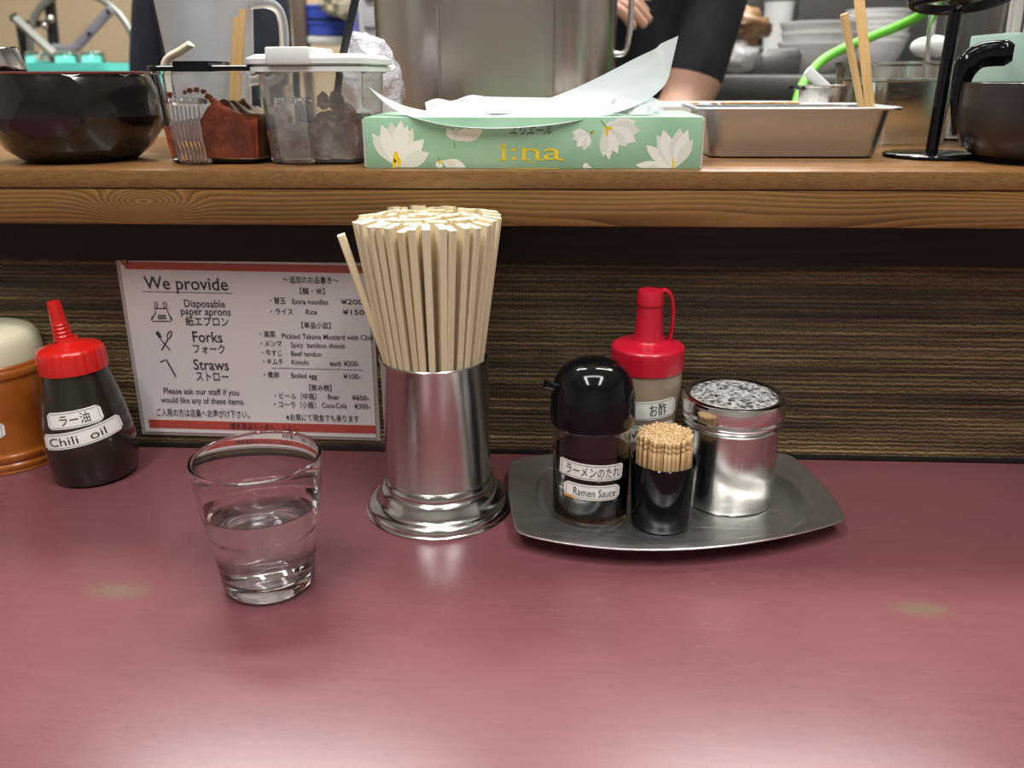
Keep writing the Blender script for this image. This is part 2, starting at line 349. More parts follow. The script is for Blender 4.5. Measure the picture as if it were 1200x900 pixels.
def put_text(bm, body, fn, w, h=None, x0=0, y0=0, bold=0.0, mi=0, center=False, slant=0):
    # fit the ink to width w (and cap height h), then map (u, v) through fn
    V, Fc = textmesh(body, bold)
    if not V: return
    a = min(v.x for v in V); b = max(v.x for v in V); sx = w/(b-a); sy = (h/.73) if h else sx
    if center: x0 -= w/2
    vs = [bm.verts.new(fn(x0+(v.x-a)*sx+slant*v.y*sy, y0+v.y*sy)) for v in V]
    for f in Fc:
        try: bm.faces.new([vs[i] for i in f]).material_index = mi
        except ValueError: pass
def ribbon(bm, pts, w, fn, closed=False, mi=0):   # flat stroke of width w along 2D points
    P = [Vector((p[0], p[1])) for p in pts]; n = len(P); L = []
    for i in range(n):
        a = P[(i-1) % n] if (closed or i) else P[i]; b = P[(i+1) % n] if (closed or i < n-1) else P[i]
        t = (b-a); t = t.normalized() if t.length else Vector((1, 0)); nn = Vector((-t.y, t.x))*w/2
        L.append((bm.verts.new(fn(*(P[i]+nn))), bm.verts.new(fn(*(P[i]-nn)))))
    for i in range(n if closed else n-1):
        a, b = L[i], L[(i+1) % n]; bm.faces.new((a[0], a[1], b[1], b[0])).material_index = mi
def poly(bm, pts, fn, mi=0):
    vs = [bm.verts.new(fn(*p)) for p in pts]; bm.faces.new(vs).material_index = mi
def curved_label(parent, rfun, ang, z, w, h, body, tw, th, tx=0, off=.0003, cut=.2, rot=0.0, inkm='ink', label=None, bold=0):
    # a stuck-on paper label on a turned body; rfun gives the radius at height z
    def fn(u, v, o=off):
        uu = u*math.cos(rot)-v*math.sin(rot); vv = u*math.sin(rot)+v*math.cos(rot)
        r = rfun(z+vv)+o; a = ang + uu/rfun(z); return Vector((r*math.cos(a), r*math.sin(a), z+vv))
    bm = B(); n = 22
    def half(u):
        e = (w/2-abs(u)); c = h*cut; return h/2 - (max(0, c-e) if e < c else 0)
    vs = []
    for i in range(n+1):
        u = -w/2+w*i/n; hh = half(u); vs.append([bm.verts.new(fn(u, hh*(-1+2*j/3))) for j in range(4)])
    for i in range(n):
        for j in range(3): bm.faces.new((vs[i][j], vs[i+1][j], vs[i+1][j+1], vs[i][j+1]))
    lb = obj('label_sticker', bm, M['white_label'], parent, label=label)
    bm = B(); f2 = lambda u, v: fn(u, v, off+.00025)
    hb, wb = h/2-.0012, w/2-.0022; fr = []
    for i in range(15): fr.append((-wb+2*wb*i/14, -hb))
    for i in range(15): fr.append((wb-2*wb*i/14, hb))
    ribbon(bm, fr, .00032, f2, True, 1)
    put_text(bm, body, f2, tw, th, tx, -th/2, center=True, bold=bold)
    obj('lettering', bm, [M[inkm], M['ink_blue']], lb, smooth=0)
    return lb
def interp(prof):
    pts = sorted((z, r) for r, z in prof)
    def f(z):
        if z <= pts[0][0]: return pts[0][1]
        for (a, ra), (b, rb) in zip(pts, pts[1:]):
            if a <= z <= b and b > a: return ra+(rb-ra)*(z-a)/(b-a)
        return pts[-1][1]
    return f
def copy_thing(src, parent=None):
    c = src.copy(); COL.objects.link(c); c.parent = parent
    for ch in list(src.children): copy_thing(ch, c)
    return c
FACE = -PI/2    # angle on a turned body that looks at the viewer

# ------------------------------------------------------------ the setting
FL, CE = -.85, 1.78
struct('floor', bx((-3, -2.6, FL-.05), (3, 3.1, FL)), M['floor'])
struct('ceiling', bx((-3, -2.6, CE), (3, 3.1, CE+.05)), M['ceiling'])
struct('wall_back', bx((-3, 3.0, FL), (3, 3.1, CE)), M['tiles'])
struct('wall_left', bx((-3.05, -2.6, FL), (-3, 3.1, CE)), M['wall'])
struct('wall_right', bx((3, -2.6, FL), (3.05, 3.1, CE)), M['wall'])
struct('wall_rear', bx((-3, -2.65, FL), (3, -2.6, CE)), M['wall'])
SHT, SHF = .2363, .612       # shelf top height and front edge
struct('wall_front', bx((-1.6, .656, FL), (1.6, .70, .20)), M['woven'])
struct('trim_1', bx((-1.6, .6515, .1615), (1.6, .656, .1972), bev=.0008), M['dark_board'])
struct('gap_shadow_strip', bx((-1.6, .6535, .0), (1.6, .656, .0030)), M['black_satin'])  # black strip stands in for the shadowed gap along the woven panel's foot
c = tag(obj('counter', bx((-1.6, .12, -.035), (1.6, .655, 0), bev=.004), M['counter']), 'maroon laminate dining counter with worn patches', 'counter')
sh = thing('shelf', 'long stained pine ledge raised above the maroon counter', 'shelf', (0, SHF, 0))
obj('top_board', bx((-1.6, .004, .2215), (1.6, .34, SHT), bev=.0012), M['shelf_top'], sh)
obj('edge_strip', bx((-1.6, 0, .2232), (1.6, .004, SHT-.0004), bev=.0010), M['shelf_strip'], sh, label='thin diagonal-grained wooden edge strip')
fb = obj('front_board', bx((-1.6, .0004, .1970), (1.6, .022, .2226), bev=.0010), M['shelf_front'], sh)
bm = B(); 
# ------------------------------------------------------------ menu sheet pinned to the woven panel
YS = .6548
P00, P01, P10 = at(139, 303.5, YS), at(172, 505, YS), at(441, 512.5, YS)
P00.x = (P00.x+P01.x)/2 + .0006; P01.x = P00.x - .0012
ex = (P10-P01); SW = ex.length; ex.normalize(); SH = (P00-P01).length; ez = Vector((-ex.z, 0, ex.x))
sheet = thing('menu_sheet', 'laminated bilingual price sheet pinned to the woven panel behind the glass', 'menu', P01)
def S(u, v, o=.0012): return ex*u + ez*v + Vector((0, -o, 0))
def uv(px, py):
    d = at(px, py, YS)-P01; return d.dot(ex), d.dot(ez)
def slab(bm, u0, v0, u1, v1, y0, y1, mi=0):
    vs = [bm.verts.new(S(u, v, o)) for o in (y0, y1) for u, v in ((u0, v0), (u1, v0), (u1, v1), (u0, v1))]
    for f in ((0, 1, 2, 3), (4, 5, 6, 7), (0, 1, 5, 4), (1, 2, 6, 5), (2, 3, 7, 6), (3, 0, 4, 7)): bm.faces.new([vs[i] for i in f]).material_index = mi
bm = B(); slab(bm, -.0035, -.003, SW+.0035, SH+.002, -.0008, 0); obj('laminate_film', bm, M['sheet_film'], sheet, smooth=0)
bm = B(); slab(bm, 0, 0, SW, SH, 0, .0008); obj('paper', bm, M['sheet'], sheet, smooth=0)
bm = B(); u, v = uv(147, 315); slab(bm, u, v, SW, SH-.0018, .0008, .0010); obj('red_band', bm, M['redbar'], sheet, smooth=0)
u, v = uv(176, 500.6); u2, v2 = uv(176, 491)
bm = B(); slab(bm, u, v, SW, v2, .0008, .0010); obj('red_band', bm, M['redbar'], sheet, smooth=0)
bm = B()
for body, x0, x1, yb, h in (
    ('We provide', 170.4, 268, 338, 15.5), ('Disposable', 216.9, 264.5, 359, 9), ('paper aprons', 212.9, 271, 368, 9), ('紙エプロン', 218.6, 268.7, 380.3, 9),
    ('Forks', 227, 261.6, 400, 13), ('フォーク', 227.6, 264.5, 412.5, 9), ('Straws', 228, 269, 432.4, 12.7), ('ストロー', 231, 268.7, 445, 9.5),
    ('Please ask our staff if you', 193, 280.6, 460.5, 7.3), ('would like any of these items.', 189.4, 287, 471, 7.3), ('ご入用の方は店員へお声がけ下さい。', 184.6, 292.8, 486, 7.2),
    ('博多長浜らーめん　ふよし', 270.7, 349.5, 502.3, 6.4), ('〜追加のお品書き〜', 332.5, 397, 330.5, 6.6), ('【麺・米】', 352, 381, 343.5, 6),
    ('・替玉', 317, 335.3, 354.8, 6.3), ('Extra noodles', 343, 385, 355.6, 6.2), ('¥200-', 400, 430, 356, 6.2),
    ('・ライス', 318, 344, 367.3, 6), ('Rice', 359, 372, 367.8, 6.2), ('¥150-', 402, 431, 368, 6.2), ('【単品小皿】', 354, 388, 383.5, 6),
    ('・高菜', 305.5, 323.4, 394, 6), ('Pickled Takana Mustard with Chili', 331, 437, 396, 6.2), ('・メンマ', 306, 331, 404.8, 6), ('Spicy  bamboo shoots', 341.5, 404.7, 406.4, 6.2),
    ('・牛すじ', 308, 331, 415.8, 6), ('Beef tendon', 341.8, 377, 416.5, 6), ('・キムチ', 309, 332.5, 426, 6), ('Kimchi', 342.4, 362.2, 426.6, 6), ('each ¥200-', 386.9, 421.7, 428, 6.2),
    ('・煮卵', 310, 327.6, 441.5, 6), ('Boiled egg', 342, 372, 442.2, 6), ('¥100-', 403, 423, 443.3, 6.2), ('【飲み物】', 363, 389, 456.5, 6),
    ('・ビール（中瓶）', 322.5, 371.6, 466, 6), ('Beer', 385, 398, 467.2, 6), ('¥600-', 413, 433, 468.3, 6.2),
    ('・コーラ（小瓶）', 322, 370.7, 476, 6), ('Coca-Cola', 377.8, 407, 477, 6), ('¥300-', 415.5, 434.5, 478.2, 6.2), ('※お席にて現金でも承ります', 336, 421, 491.3, 6.4)):
    u0, v0 = uv(x0, yb); u1, _ = uv(x1, yb); _, v1 = uv(x0, yb-h)
    put_text(bm, body, S, u1-u0, v1-v0, u0, v0, bold=.008)
for a, b in (((168, 341.2), (273, 343)), ((318.3, 430.6), (425.4, 433.6))):
    ribbon(bm, [uv(*a), (uv(*b)[0], uv(*a)[1])], .0004, S)
obj('lettering', bm, M['print'], sheet, smooth=0)
def icon(name, lines, fills=(), w=.0008):
    bm = B()
    for l, cl in lines: ribbon(bm, [uv(*p) for p in l], w, S, cl)
    for f in fills: poly(bm, [uv(*p) for p in f], S)
    obj(name, bm, M['print'], sheet, smooth=0)
icon('apron_icon', [([(182, 361), (196.5, 361), (197.5, 366), (200, 370), (201, 376), (179.5, 376), (180.5, 370), (183, 366)], True), ([(182.5, 361), (181.5, 353.5), (184.5, 353.5), (185, 361)], False),
    ([(193.5, 361), (192, 353.5), (195, 353.5), (196, 361)], False), ([(186, 369), (195, 369), (195, 373), (186, 373)], True), ([(186, 371), (195, 371)], False), ([(180.5, 370), (178.5, 372), (178, 375)], False), ([(199, 369), (201.5, 372), (202.5, 375)], False)])
icon('cutlery_icon', [([(189, 397), (200, 410)], False), ([(190, 410), (198, 396)], False), ([(197, 397), (196.5, 392), (199.5, 388), (201.5, 387.5), (202, 390.5), (200, 395)], True)],
     [[(182.6, 389.5), (186.2, 387), (190, 393.5), (189.5, 396), (187.5, 396)]], .0010)
icon('straw_icon', [([(188.5, 423.5), (195.5, 421), (207, 441)], False)], (), .0013)
t = thing('thumbtack', 'small dark brass tack in the top left corner of the price sheet', 'tack', at(145.5, 306.5, YS-.0015))
bm = lat([(0, .0), (.0022, .0), (.0030, .0006), (.0026, .0014), (.0012, .0020), (0, .0022)], n=20); bmesh.ops.rotate(bm, verts=bm.verts, matrix=Matrix.Rotation(PI/2, 3, 'X')); obj('head', bm, M['brass'], t)
obj('pin', tube(B(), [(0, .0, 0), (0, .004, 0)], .0005, 6), M['brass'], t)

# ------------------------------------------------------------ chopstick holder and chopsticks
HC = on(505, 633); HC.y += .0525; HC.x -= .0008
hold = thing('chopstick_holder', 'tall stainless steel cylinder with flared base full of chopsticks', 'chopstick holder', (HC.x, HC.y, 0))
HH = .1165
obj('base', lat(smoothprof([(0, 0), (.049, 0), (.0522, .0015), (.0525, .004), (.0505, .0068), (.0465, .0082), (.0445, .011), (.0425, .0165), (.0405, .019), (.0392, .0195), (.0392, .022), (.0378, .0245), (.0365, .025), (0, .025)], 4), n=72), M['steel_base'], hold)
obj('cup', lat([(.0362, .006), (.0376, .0065), (.0376, .026), (.0379, .0265), (.0376, .0272), (.0376, HH-.003), (.0384, HH-.002), (.0386, HH-.0008), (.0380, HH), (.0370, HH-.0008), (.0366, HH-.002), (.0366, .0085), (0, .0085), (0, .006), (.0362, .006)], n=72), M['steel_vert'], hold)
def chop_mesh():
    bm = B(); L = .203; W, T = .0058, .0050; ch = .0007
    for s in (-1, 1):
        loops = []
        for z, w, t in ((0, .0030, .0032), (.09, .0046, .0042), (L, W, T)):
            c = s*(w/2+.00018); h = t/2; a = w/2; q = min(ch, w*.2)
            loops.append([Vector((c+x, y, z)) for x, y in ((a, h-q), (a-q, h), (-a+q, h), (-a, h-q), (-a, -h+q), (-a+q, -h), (a-q, -h), (a, -h+q))])
        loft(bm, loops)
    box(bm, (-.0008, -.0019, L-.05), (.0008, .0019, L-.0006))
    return bm
proto = obj('disposable_chopsticks', chop_mesh(), M['chop'], smooth=0)
first = True; rnd = random.Random(3)
def set_chop(o, bot, top, spin):
    d = (top-bot).normalized(); q = d.to_track_quat('Z', 'Y'); xa = q @ Vector((1, 0, 0))
    o.rotation_mode = 'QUATERNION'; want = spin - xa*0; want = (spin - d*spin.dot(d)).normalized(); ya = d.cross(want)
    o.rotation_quaternion = Matrix((want, ya, d)).transposed().to_quaternion(); o.location = bot
rings = [(.0412, 35), (.0300, 13), (.0232, 10), (.0164, 7), (.0096, 4), (.0026, 1)]
for ri, (R, n) in enumerate(rings):
    for i in range(n):
        a = 2*PI*(i+.5*(ri % 2))/n + rnd.uniform(-.05, .05); Rt = R + rnd.uniform(-.0008, .0008)
        rad = Vector((math.cos(a), math.sin(a), 0)); tan = Vector((-rad.y, rad.x, 0))
        b = Vector((HC.x, HC.y, .0086+rnd.uniform(0, .0035))) + rad*Rt*.40 + tan*rnd.uniform(-.001, .001)
        tp = Vector((HC.x-.001, HC.y, .2)) + rad*Rt
        j = rnd.uniform(-.45, .45) if R < .04 else PI/2+rnd.uniform(-.17, .17)
        o = proto if first else copy_thing(proto); first = False
        set_chop(o, b, tp, tan*math.cos(j)+rad*math.sin(j))
        tag(o, 'pale wooden disposable chopsticks standing in the packed bundle in the steel holder', 'chopsticks', 'chopsticks in the steel holder')
o = copy_thing(proto); tp = at(400, 276, HC.y-.010); rim = Vector((HC.x-.0335, HC.y-.008, HH+.002))
d = (tp-rim).normalized(); set_chop(o, tp-d*.2025, tp, Vector((.25, -.97, 0)))
tag(o, 'single pair of chopsticks leaning out to the left of the bundle', 'chopsticks', 'chopsticks in the steel holder')

# ------------------------------------------------------------ water glass
GC = on(316, 715); GC.y += .0275; GC.x -= .0090; GC.y += .0015
outer = [(0, 0), (.0235, 0), (.0268, .0018), (.0282, .006), (.0318, .040), (.0334, .0430), (.0352, .048), (.0385, .0868)]
g = thing('water_glass', 'clear stepped tumbler half full of water on the maroon counter', 'glass', (GC.x, GC.y, .0005))
inner = [(.0373, .0868), (.0337, .048), (.0316, .0425), (.0303, .039), (.0268, .0115), (.022, .0085), (0, .0080)]
obj('tumbler', lat([(0, 0), (.022, 0), (.0255, .0008), (.0276, .0032), (.0284, .007), (.0303, .024), (.0318, .0385), (.0323, .0405), (.0336, .0425), (.0346, .046), (.0365, .066), (.0383, .0850), (.0385, .0860), (.0382, .0868), (.0376, .0873), (.0369, .0873), (.0363, .0868), (.0361, .0859), (.0362, .0850), (.0346, .066), (.0329, .046), (.0320, .0430), (.0309, .041), (.0303, .0385), (.0287, .024), (.0268, .0125), (.0240, .0100), (.018, .0090), (0, .0088)], n=80), M['glass'], g)
tag(obj('water', lat([(0, .0086), (.018, .0088), (.0241, .0098), (.0269, .0124), (.0288, .024), (.0304, .0385), (.0310, .041), (.0321, .0430), (.0330, .046), (.0340, .0572), (.0337, .0567), (.0325, .0562), (0, .0562)], n=80), M['water']), 'clear water filling the tumbler a little over half', 'water').location = (GC.x, GC.y, .0005)

# ------------------------------------------------------------ chili oil bottle
cc = on(110, 574); cc.y += .031; cc.x -= .0130
ch = thing('chili_oil_bottle', 'dark squeeze bottle with red ribbed cap labelled chili oil', 'bottle', (cc.x, cc.y, 0)); ch.rotation_euler = (0, math.radians(-2.2), 0); ch.location.z = .0012
prof = smoothprof([(0, .0004), (.0275, 0), (.0305, .0015), (.0322, .006), (.0334, .020), (.0330, .034), (.0300, .056), (.0258, .076), (.0228, .087), (.0218, .0905)], 4); rf = interp(prof)
obj('body', lat(prof+[(0, .0905)], n=64), M['oil'], ch)
bm = B(); n = 96; cap = [(.0237, .0868, 1), (.0247, .0872, 1), (.0243, .1012, 1), (.0233, .1035, .4), (.0214, .1050, 0), (.0110, .1078, 0), (.0078, .1092, 0), (.0070, .112, 0)]
loops = [[Vector((r-(.0006*w if (i//2) % 2 else 0), 0, z)) for i in range(n)] for r, z, w in cap]
loops = [[Vector((p.x*math.cos(2*PI*i/n), p.x*math.sin(2*PI*i/n), p.z)) for i, p in enumerate(l)] for l in loops]
loft(bm, loops); obj('cap', bm, M['red'], ch)
pr = [(.0072, .110)]
for q in range(4): z = .1125+q*.003; pr += [(.0068-q*.0003, z), (.0071-q*.0003, z+.0009), (.0064-q*.0003, z+.0018)]
pr += [(.0056, .126), (.0048, .1385), (.0046, .1400), (.0026, .1402), (.0024, .139), (0, .139)]
bm = lat(pr, n=28); bmesh.ops.rotate(bm, cent=(0, 0, .11), verts=bm.verts, matrix=Matrix.Rotation(math.radians(-3), 3, 'Y'))
for v in bm.verts: v.co.x -= .003
obj('nozzle', bm, M['red'], ch)
curved_label(ch, rf, FACE+.27, .0560, .0420, .0130, 'ラー油', .0215, .0066, tx=.001, rot=.07)
curved_label(ch, rf, FACE+.38, .0415, .0660, .0125, 'Chili  oil', .044, .0066, tx=-.004, rot=.13)

# ------------------------------------------------------------ orange bottle at the left edge
oc = on(20, 559); oc.y += .042; oc.x = -.4575
ob = thing('orange_dispenser', 'orange brown ribbed condiment pot with cream domed cap at left edge', 'bottle', (oc.x, oc.y, 0))
opf = smoothprof([(0, 0), (.040, 0), (.0432, .002), (.0438, .006), (.0425, .008), (.0434, .010), (.0438, .014), (.0424, .0165), (.0420, .024), (.0412, .056), (.0404, .071), (.0402, .0755), (.0412, .0775), (.0412, .0815), (.0402, .0835), (.0398, .086), (.038, .0875)], 3)
obj('body', lat(opf+[(0, .0875)], n=64), M['orange'], ob)
obj('cap', lat(smoothprof([(.0385, .0865), (.0390, .0875), (.0386, .096), (.0368, .104), (.0322, .1095), (.022, .1130), (0, .1140)], 5), n=56), M['cream'], ob)
curved_label(ob, interp(opf), FACE+.10, .0520, .0330, .0105, '', .011, .006, rot=-.05)
curved_label(ob, interp(opf), FACE+.09, .0385, .0420, .0125, '', .018, .006, rot=-.05)

# ------------------------------------------------------------ tray with condiments
tray = thing('serving_tray', 'worn stainless steel boat-shaped tray carrying the condiments', 'tray', (0, 0, 0))
TZ = .0135
TL, BL, F, BR, TR = on(597.5, 538, TZ), on(605, 625, TZ), on(797, 642.7, TZ), on(994, 609.7, TZ), on(926, 532, TZ)
C0 = Vector(((TL.x+BL.x+BR.x+TR.x)/4, (TL.y+TR.y+BL.y+BR.y)/4, 0))
def tray_loop(s, z, edge=0.0):
    # outline: bowed long sides, nearly straight short ends; s insets it
    out = []; segs = [(BL, BR, Vector((F.x, F.y-.0015, 0))), (BR, TR, (BR+TR)/2+Vector((.0045, 0, 0))), (TR, TL, (TR+TL)/2+Vector((0, .018, 0))), (TL, BL, (TL+BL)/2-Vector((.003, 0, 0)))]
    pts = []
    for a, b, m_ in segs:
        m2 = 2*Vector((m_.x, m_.y, 0)) - .5*(Vector((a.x, a.y, 0))+Vector((b.x, b.y, 0)))
        for i in range(24):
            t = i/24; p = (1-t)**2*Vector((a.x, a.y, 0)) + 2*t*(1-t)*m2 + t*t*Vector((b.x, b.y, 0)); pts.append(p)
    for _ in range(2): pts = [(pts[i-1]+pts[i]*2+pts[(i+1) % len(pts)])/4 for i in range(len(pts))]
    for i, p in enumerate(pts):
        t = (pts[(i+1) % len(pts)]-pts[i-1]).normalized(); nn = Vector((t.y, -t.x, 0))
        if nn.dot(p-C0) < 0: nn = -nn
        out.append(Vector((p.x, p.y, z)) - nn*edge)
    return out
WL, WR, WF, WB = on(630, 560, TZ), on(947, 590, TZ), on(789, 629, TZ), on(789, 536, TZ)
def well_loop(k, z):
    cx, cy, hx, hy = (WL.x+WR.x)/2, (WF.y+WB.y)/2, (WR.x-WL.x)/2, (WB.y-WF.y)/2; out = []
    q = hx*(1-k); hx -= q; hy -= q; n = 96; e = 2/2.9
    for i in range(n):
        a = -PI+.62 + 2*PI*i/n; c_, s_ = math.cos(a), math.sin(a)
        bow = 1+.06*(s_ if s_ < 0 else 0)
        out.append(Vector((cx+hx*math.copysign(abs(c_)**e, c_)*bow, cy+hy*math.copysign(abs(s_)**e, s_), z)))
    return out
bm = B(); T0 = .0011
loft(bm, [tray_loop(0, TZ-T0, .0005), tray_loop(0, TZ-.0002, 0), tray_loop(0, TZ+.0002, .0007), tray_loop(0, TZ, .0018), well_loop(1.02, TZ-.0001), well_loop(1.0, TZ-.0008), well_loop(.985, TZ-.0028), well_loop(.94, .0056), well_loop(.905, .0033), well_loop(.86, .0024), well_loop(.3, .0022)], cap0=False)
loft(bm, [tray_loop(0, TZ-T0, .0005), well_loop(1.02, TZ-T0-.0002), well_loop(1.0, TZ-T0-.0012), well_loop(.95, .0046), well_loop(.91, .0018), well_loop(.86, .0002), well_loop(.3, .0)], cap0=False)
bmesh.ops.remove_doubles(bm, verts=bm.verts, dist=1e-5); obj('dish', bm, M['steel_dark'], tray, smooth=50)
TB = .0024   # height of the tray well

sc_ = on(690, 627, TB); sc_.y += .0262; sc_.x += .0012
sd = thing('sauce_dispenser', 'round-topped black pourer with glass body labelled ramen sauce', 'sauce bottle', (sc_.x, sc_.y, TB))
gp = [(0, 0), (.0235, 0), (.0255, .0015), (.0262, .005), (.0264, .010), (.0270, .055), (.0274, .078), (.0268, .080)]
obj('glass_body', lat(smoothprof(gp, 3)+[(.0250, .080), (.0254, .076), (.0252, .056), (.0248, .013), (.0235, .0085), (0, .0075)], n=64), M['glass'], sd)
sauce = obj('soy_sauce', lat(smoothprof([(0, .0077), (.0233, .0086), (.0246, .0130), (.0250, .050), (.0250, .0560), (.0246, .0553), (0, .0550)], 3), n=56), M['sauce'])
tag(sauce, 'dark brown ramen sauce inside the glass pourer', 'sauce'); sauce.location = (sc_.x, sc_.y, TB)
obj('dome_cap', lat(smoothprof([(.0276, .0735), (.0286, .0745), (.0291, .078), (.0291, .085), (.0281, .096), (.0245, .1075), (.0175, .1148), (.0088, .1180), (0, .1188)], 6)+[], n=64), M['black'], sd)
bm = tube(B(), [(-.016, -.003, .097), (-.0255, -.006, .1005), (-.0325, -.0085, .1035)], [.0042, .0034, .0028], 16); obj('spout', bm, M['black'], sd)
srf = interp(gp)
curved_label(sd, lambda z: .0268, FACE-.04, .0475, .0475, .0118, 'ラーメンのたれ', .038, .0062, tx=.0015, rot=-.07, off=.0004, cut=.12)
lb = curved_label(sd, lambda z: .0267, FACE+.0, .0325, .0410, .0112, 'Ramen Sauce', .0295, .0060, tx=.002, rot=-.06, off=.0004, cut=.25)
bm = B(); q0 = lambda u, v: Vector(((.0272+.0004)*math.cos(FACE+u/.0267), (.0272+.0004)*math.sin(FACE+u/.0267), .0325+v))
poly(bm, [(-.0200, -.0020), (-.0175, -.0033), (-.0105, -.0046), (-.0105, -.0056), (-.019, -.0046), (-.0200, -.0040)], q0); obj('sauce_stain', bm, M['amber'], lb, smooth=0, label='yellow-brown drip stain')

tc_ = on(779, 629, TB); tc_.y += .0215; tc_.x -= .0006
th = thing('toothpick_holder', 'glossy black plastic cup packed with toothpicks', 'toothpick holder', (tc_.x, tc_.y, TB))
obj('cup', lat([(0, 0), (.0195, 0), (.0208, .0012), (.0212, .004), (.0222, .030), (.0229, .047), (.0230, .0485), (.0224, .0493), (.0214, .0486), (.0208, .044), (.0202, .006), (0, .004)], n=56), M['black'], th)
bm = lat([(.0003, 0), (.0010, .006), (.00122, .050), (.00122, .0552), (.00098, .0555), (.00098, .0559), (.00122, .0562), (.00122, .0586), (.00098, .0589), (.00098, .0593), (.00122, .0596), (.00122, .0631), (.0011, .0633), (0, .0633)], n=8)
tpk = obj('toothpick', bm, M['pick'], smooth=40); first = True; rnd = random.Random(5)
NP = 190
for i in range(NP):
    r = .0186*math.sqrt((i+.5)/NP); a = i*2.39996
    o = tpk if first else copy_thing(tpk); first = False
    o.location = (tc_.x+r*math.cos(a), tc_.y+r*math.sin(a), TB+.0043+rnd.uniform(-.0002, .0006))
    o.rotation_euler = (-math.sin(a)*r*.6, math.cos(a)*r*.6, rnd.uniform(0, 6))
    tag(o, 'wooden toothpick with grooved top packed in the black cup', 'toothpick', 'toothpicks in the black cup')

sa = on(858, 606, TB); sa.y += .0335; sa.x += .0008
sc2 = thing('shaker_can', 'round stainless steel shaker can with powder-dusted lid on tray', 'shaker', (sa.x, sa.y, TB))
obj('body', lat(smoothprof([(0, 0), (.0300, 0), (.0328, .0014), (.0336, .004), (.0338, .03), (.0338, .058)], 4)+[(.0338, .060), (.0352, .0608), (.0357, .0620), (.0352, .0632), (.0342, .0640), (.0342, .066), (0, .066)], n=72), M['steel_vert'], sc2)
lid = obj('lid', lat([(.0343, .0655), (.0360, .0655), (.0366, .0664), (.0366, .0676), (.0360, .0684), (.0360, .0695), (.0366, .0700), (.0368, .0715), (.0368, .0790), (.0362, .0812), (.0345, .0822), (.0322, .0820), (.0305, .0806), (.0300, .0803), (.0, .0803)], n=72), M['steel_polish'], sc2)
obj('powder_dusting', lat(smoothprof([(.0302, .0804), (.0295, .0812), (.024, .0818), (.012, .0822), (0, .0823)], 4), n=48), M['powdered'], lid, label='white powder on the sunken lid top')

vc = at(757, 412, .598)
vb = thing('vinegar_bottle', 'cloudy squeeze bottle with crimson hooked spout behind the toothpicks', 'bottle', (vc.x+.0012, .598, TB))
vp = smoothprof([(0, 0), (.0215, 0), (.0235, .002), (.0242, .008), (.0248, .05), (.0256, .085), (.0254, .094), (.024, .0965)], 4)
obj('body', lat(vp+[(0, .0965)], n=56), M['vinegar'], vb)
obj('cap', lat(smoothprof([(.0240, .0945), (.0262, .0948), (.0266, .0965), (.0266, .1085), (.0258, .1115), (.0225, .1130), (.0130, .1150), (.0112, .1185)], 5)+[(0, .1185)], n=56), M['crimson'], vb)
obj('spout', lat([(.0112, .116), (.0104, .119), (.0090, .141), (.0092, .1412), (.0092, .1422), (.0098, .1426), (.0092, .1510), (.0086, .1524), (0, .1528)], n=32), M['crimson'], vb)
bm = B(); hp = [(.004, .148, .0), (.0105, .1515, 0), (.0150, .147, 0), (.0170, .138, 0), (.0172, .126, 0), (.0162, .1165, 0), (.0150, .113, 0)]
tube(bm, curve_pts([(x, .004, z) for x, z, _ in hp], 6), .0016, 10, flat=2.2, up=(0, 1, 0)); obj('hinge_strap', bm, M['crimson'], vb)
vrf = interp(vp)
curved_label(vb, vrf, FACE+.10, .0700, .040, .0145, 'お酢', .0125, .0078, tx=.0045, rot=.10, inkm='ink')
curved_label(vb, vrf, FACE+.10, .0520, .040, .0135, 'Vinegar', .030, .0065, rot=.10, inkm='ink')

# ------------------------------------------------------------ on the shelf: bowl, containers, tissue box
bc = Vector((-.3835, .688, SHT))
bw = thing('serving_bowl', 'large faceted black bowl on the wooden ledge at left', 'bowl', bc)
bm = B(); rows = [(.036, 0), (.042, .0008), (.0545, .010), (.0625, .022), (.0660, .034), (.0640, .050), (.0590, .0625), (.0578, .0655)]; n = 18; vs = []; rnd = random.Random(11)
for q, (r, z) in enumerate(rows):
    jit = .0016 if 2 <= q <= 5 else 0
    vs.append([bm.verts.new(((r+rnd.uniform(-jit, jit))*math.cos(2*PI*(i+.5*(q % 2))/n), (r+rnd.uniform(-jit, jit))*math.sin(2*PI*(i+.5*(q % 2))/n), z)) for i in range(n)])
for q in range(len(rows)-1):
    for i in range(n):
        j = (i+1) % n; a, b = vs[q], vs[q+1]
        if q % 2 == 0: bm.faces.new((a[i], a[j], b[i])); bm.faces.new((a[j], b[j], b[i]))
        else: bm.faces.new((a[i], b[j], b[i])); bm.faces.new((a[i], a[j], b[j]))
bm.faces.new(vs[0]); obj('outer_wall', bm, M['lacquer'], bw, smooth=17)
obj('inner_wall', lat(smoothprof([(.0572, .0652), (.060, .050), (.0610, .036), (.056, .022), (.045, .011), (.020, .006), (0, .006)], 5), n=48), M['lacquer'], bw)
obj('rim', lat([(.0570, .0648), (.0582, .0648), (.0584, .0662), (.0572, .0664), (.0570, .0648)], n=56), M['lacquer_rim'], bw, label='reddish brown rim line')
lc = at(8, 78, .685)
ld = thing('ladle', 'small steel ladle cup resting in the black bowl at left edge', 'ladle', lc); ld.rotation_euler = (0, math.radians(-18), 0)
obj('cup', lat([(0, -.008), (.0115, -.008), (.0128, -.006), (.0130, .010), (.0136, .0106), (.0128, .0112), (.0122, .010), (.0118, -.004), (0, -.006)], n=36), M['steel_polish'], ld)
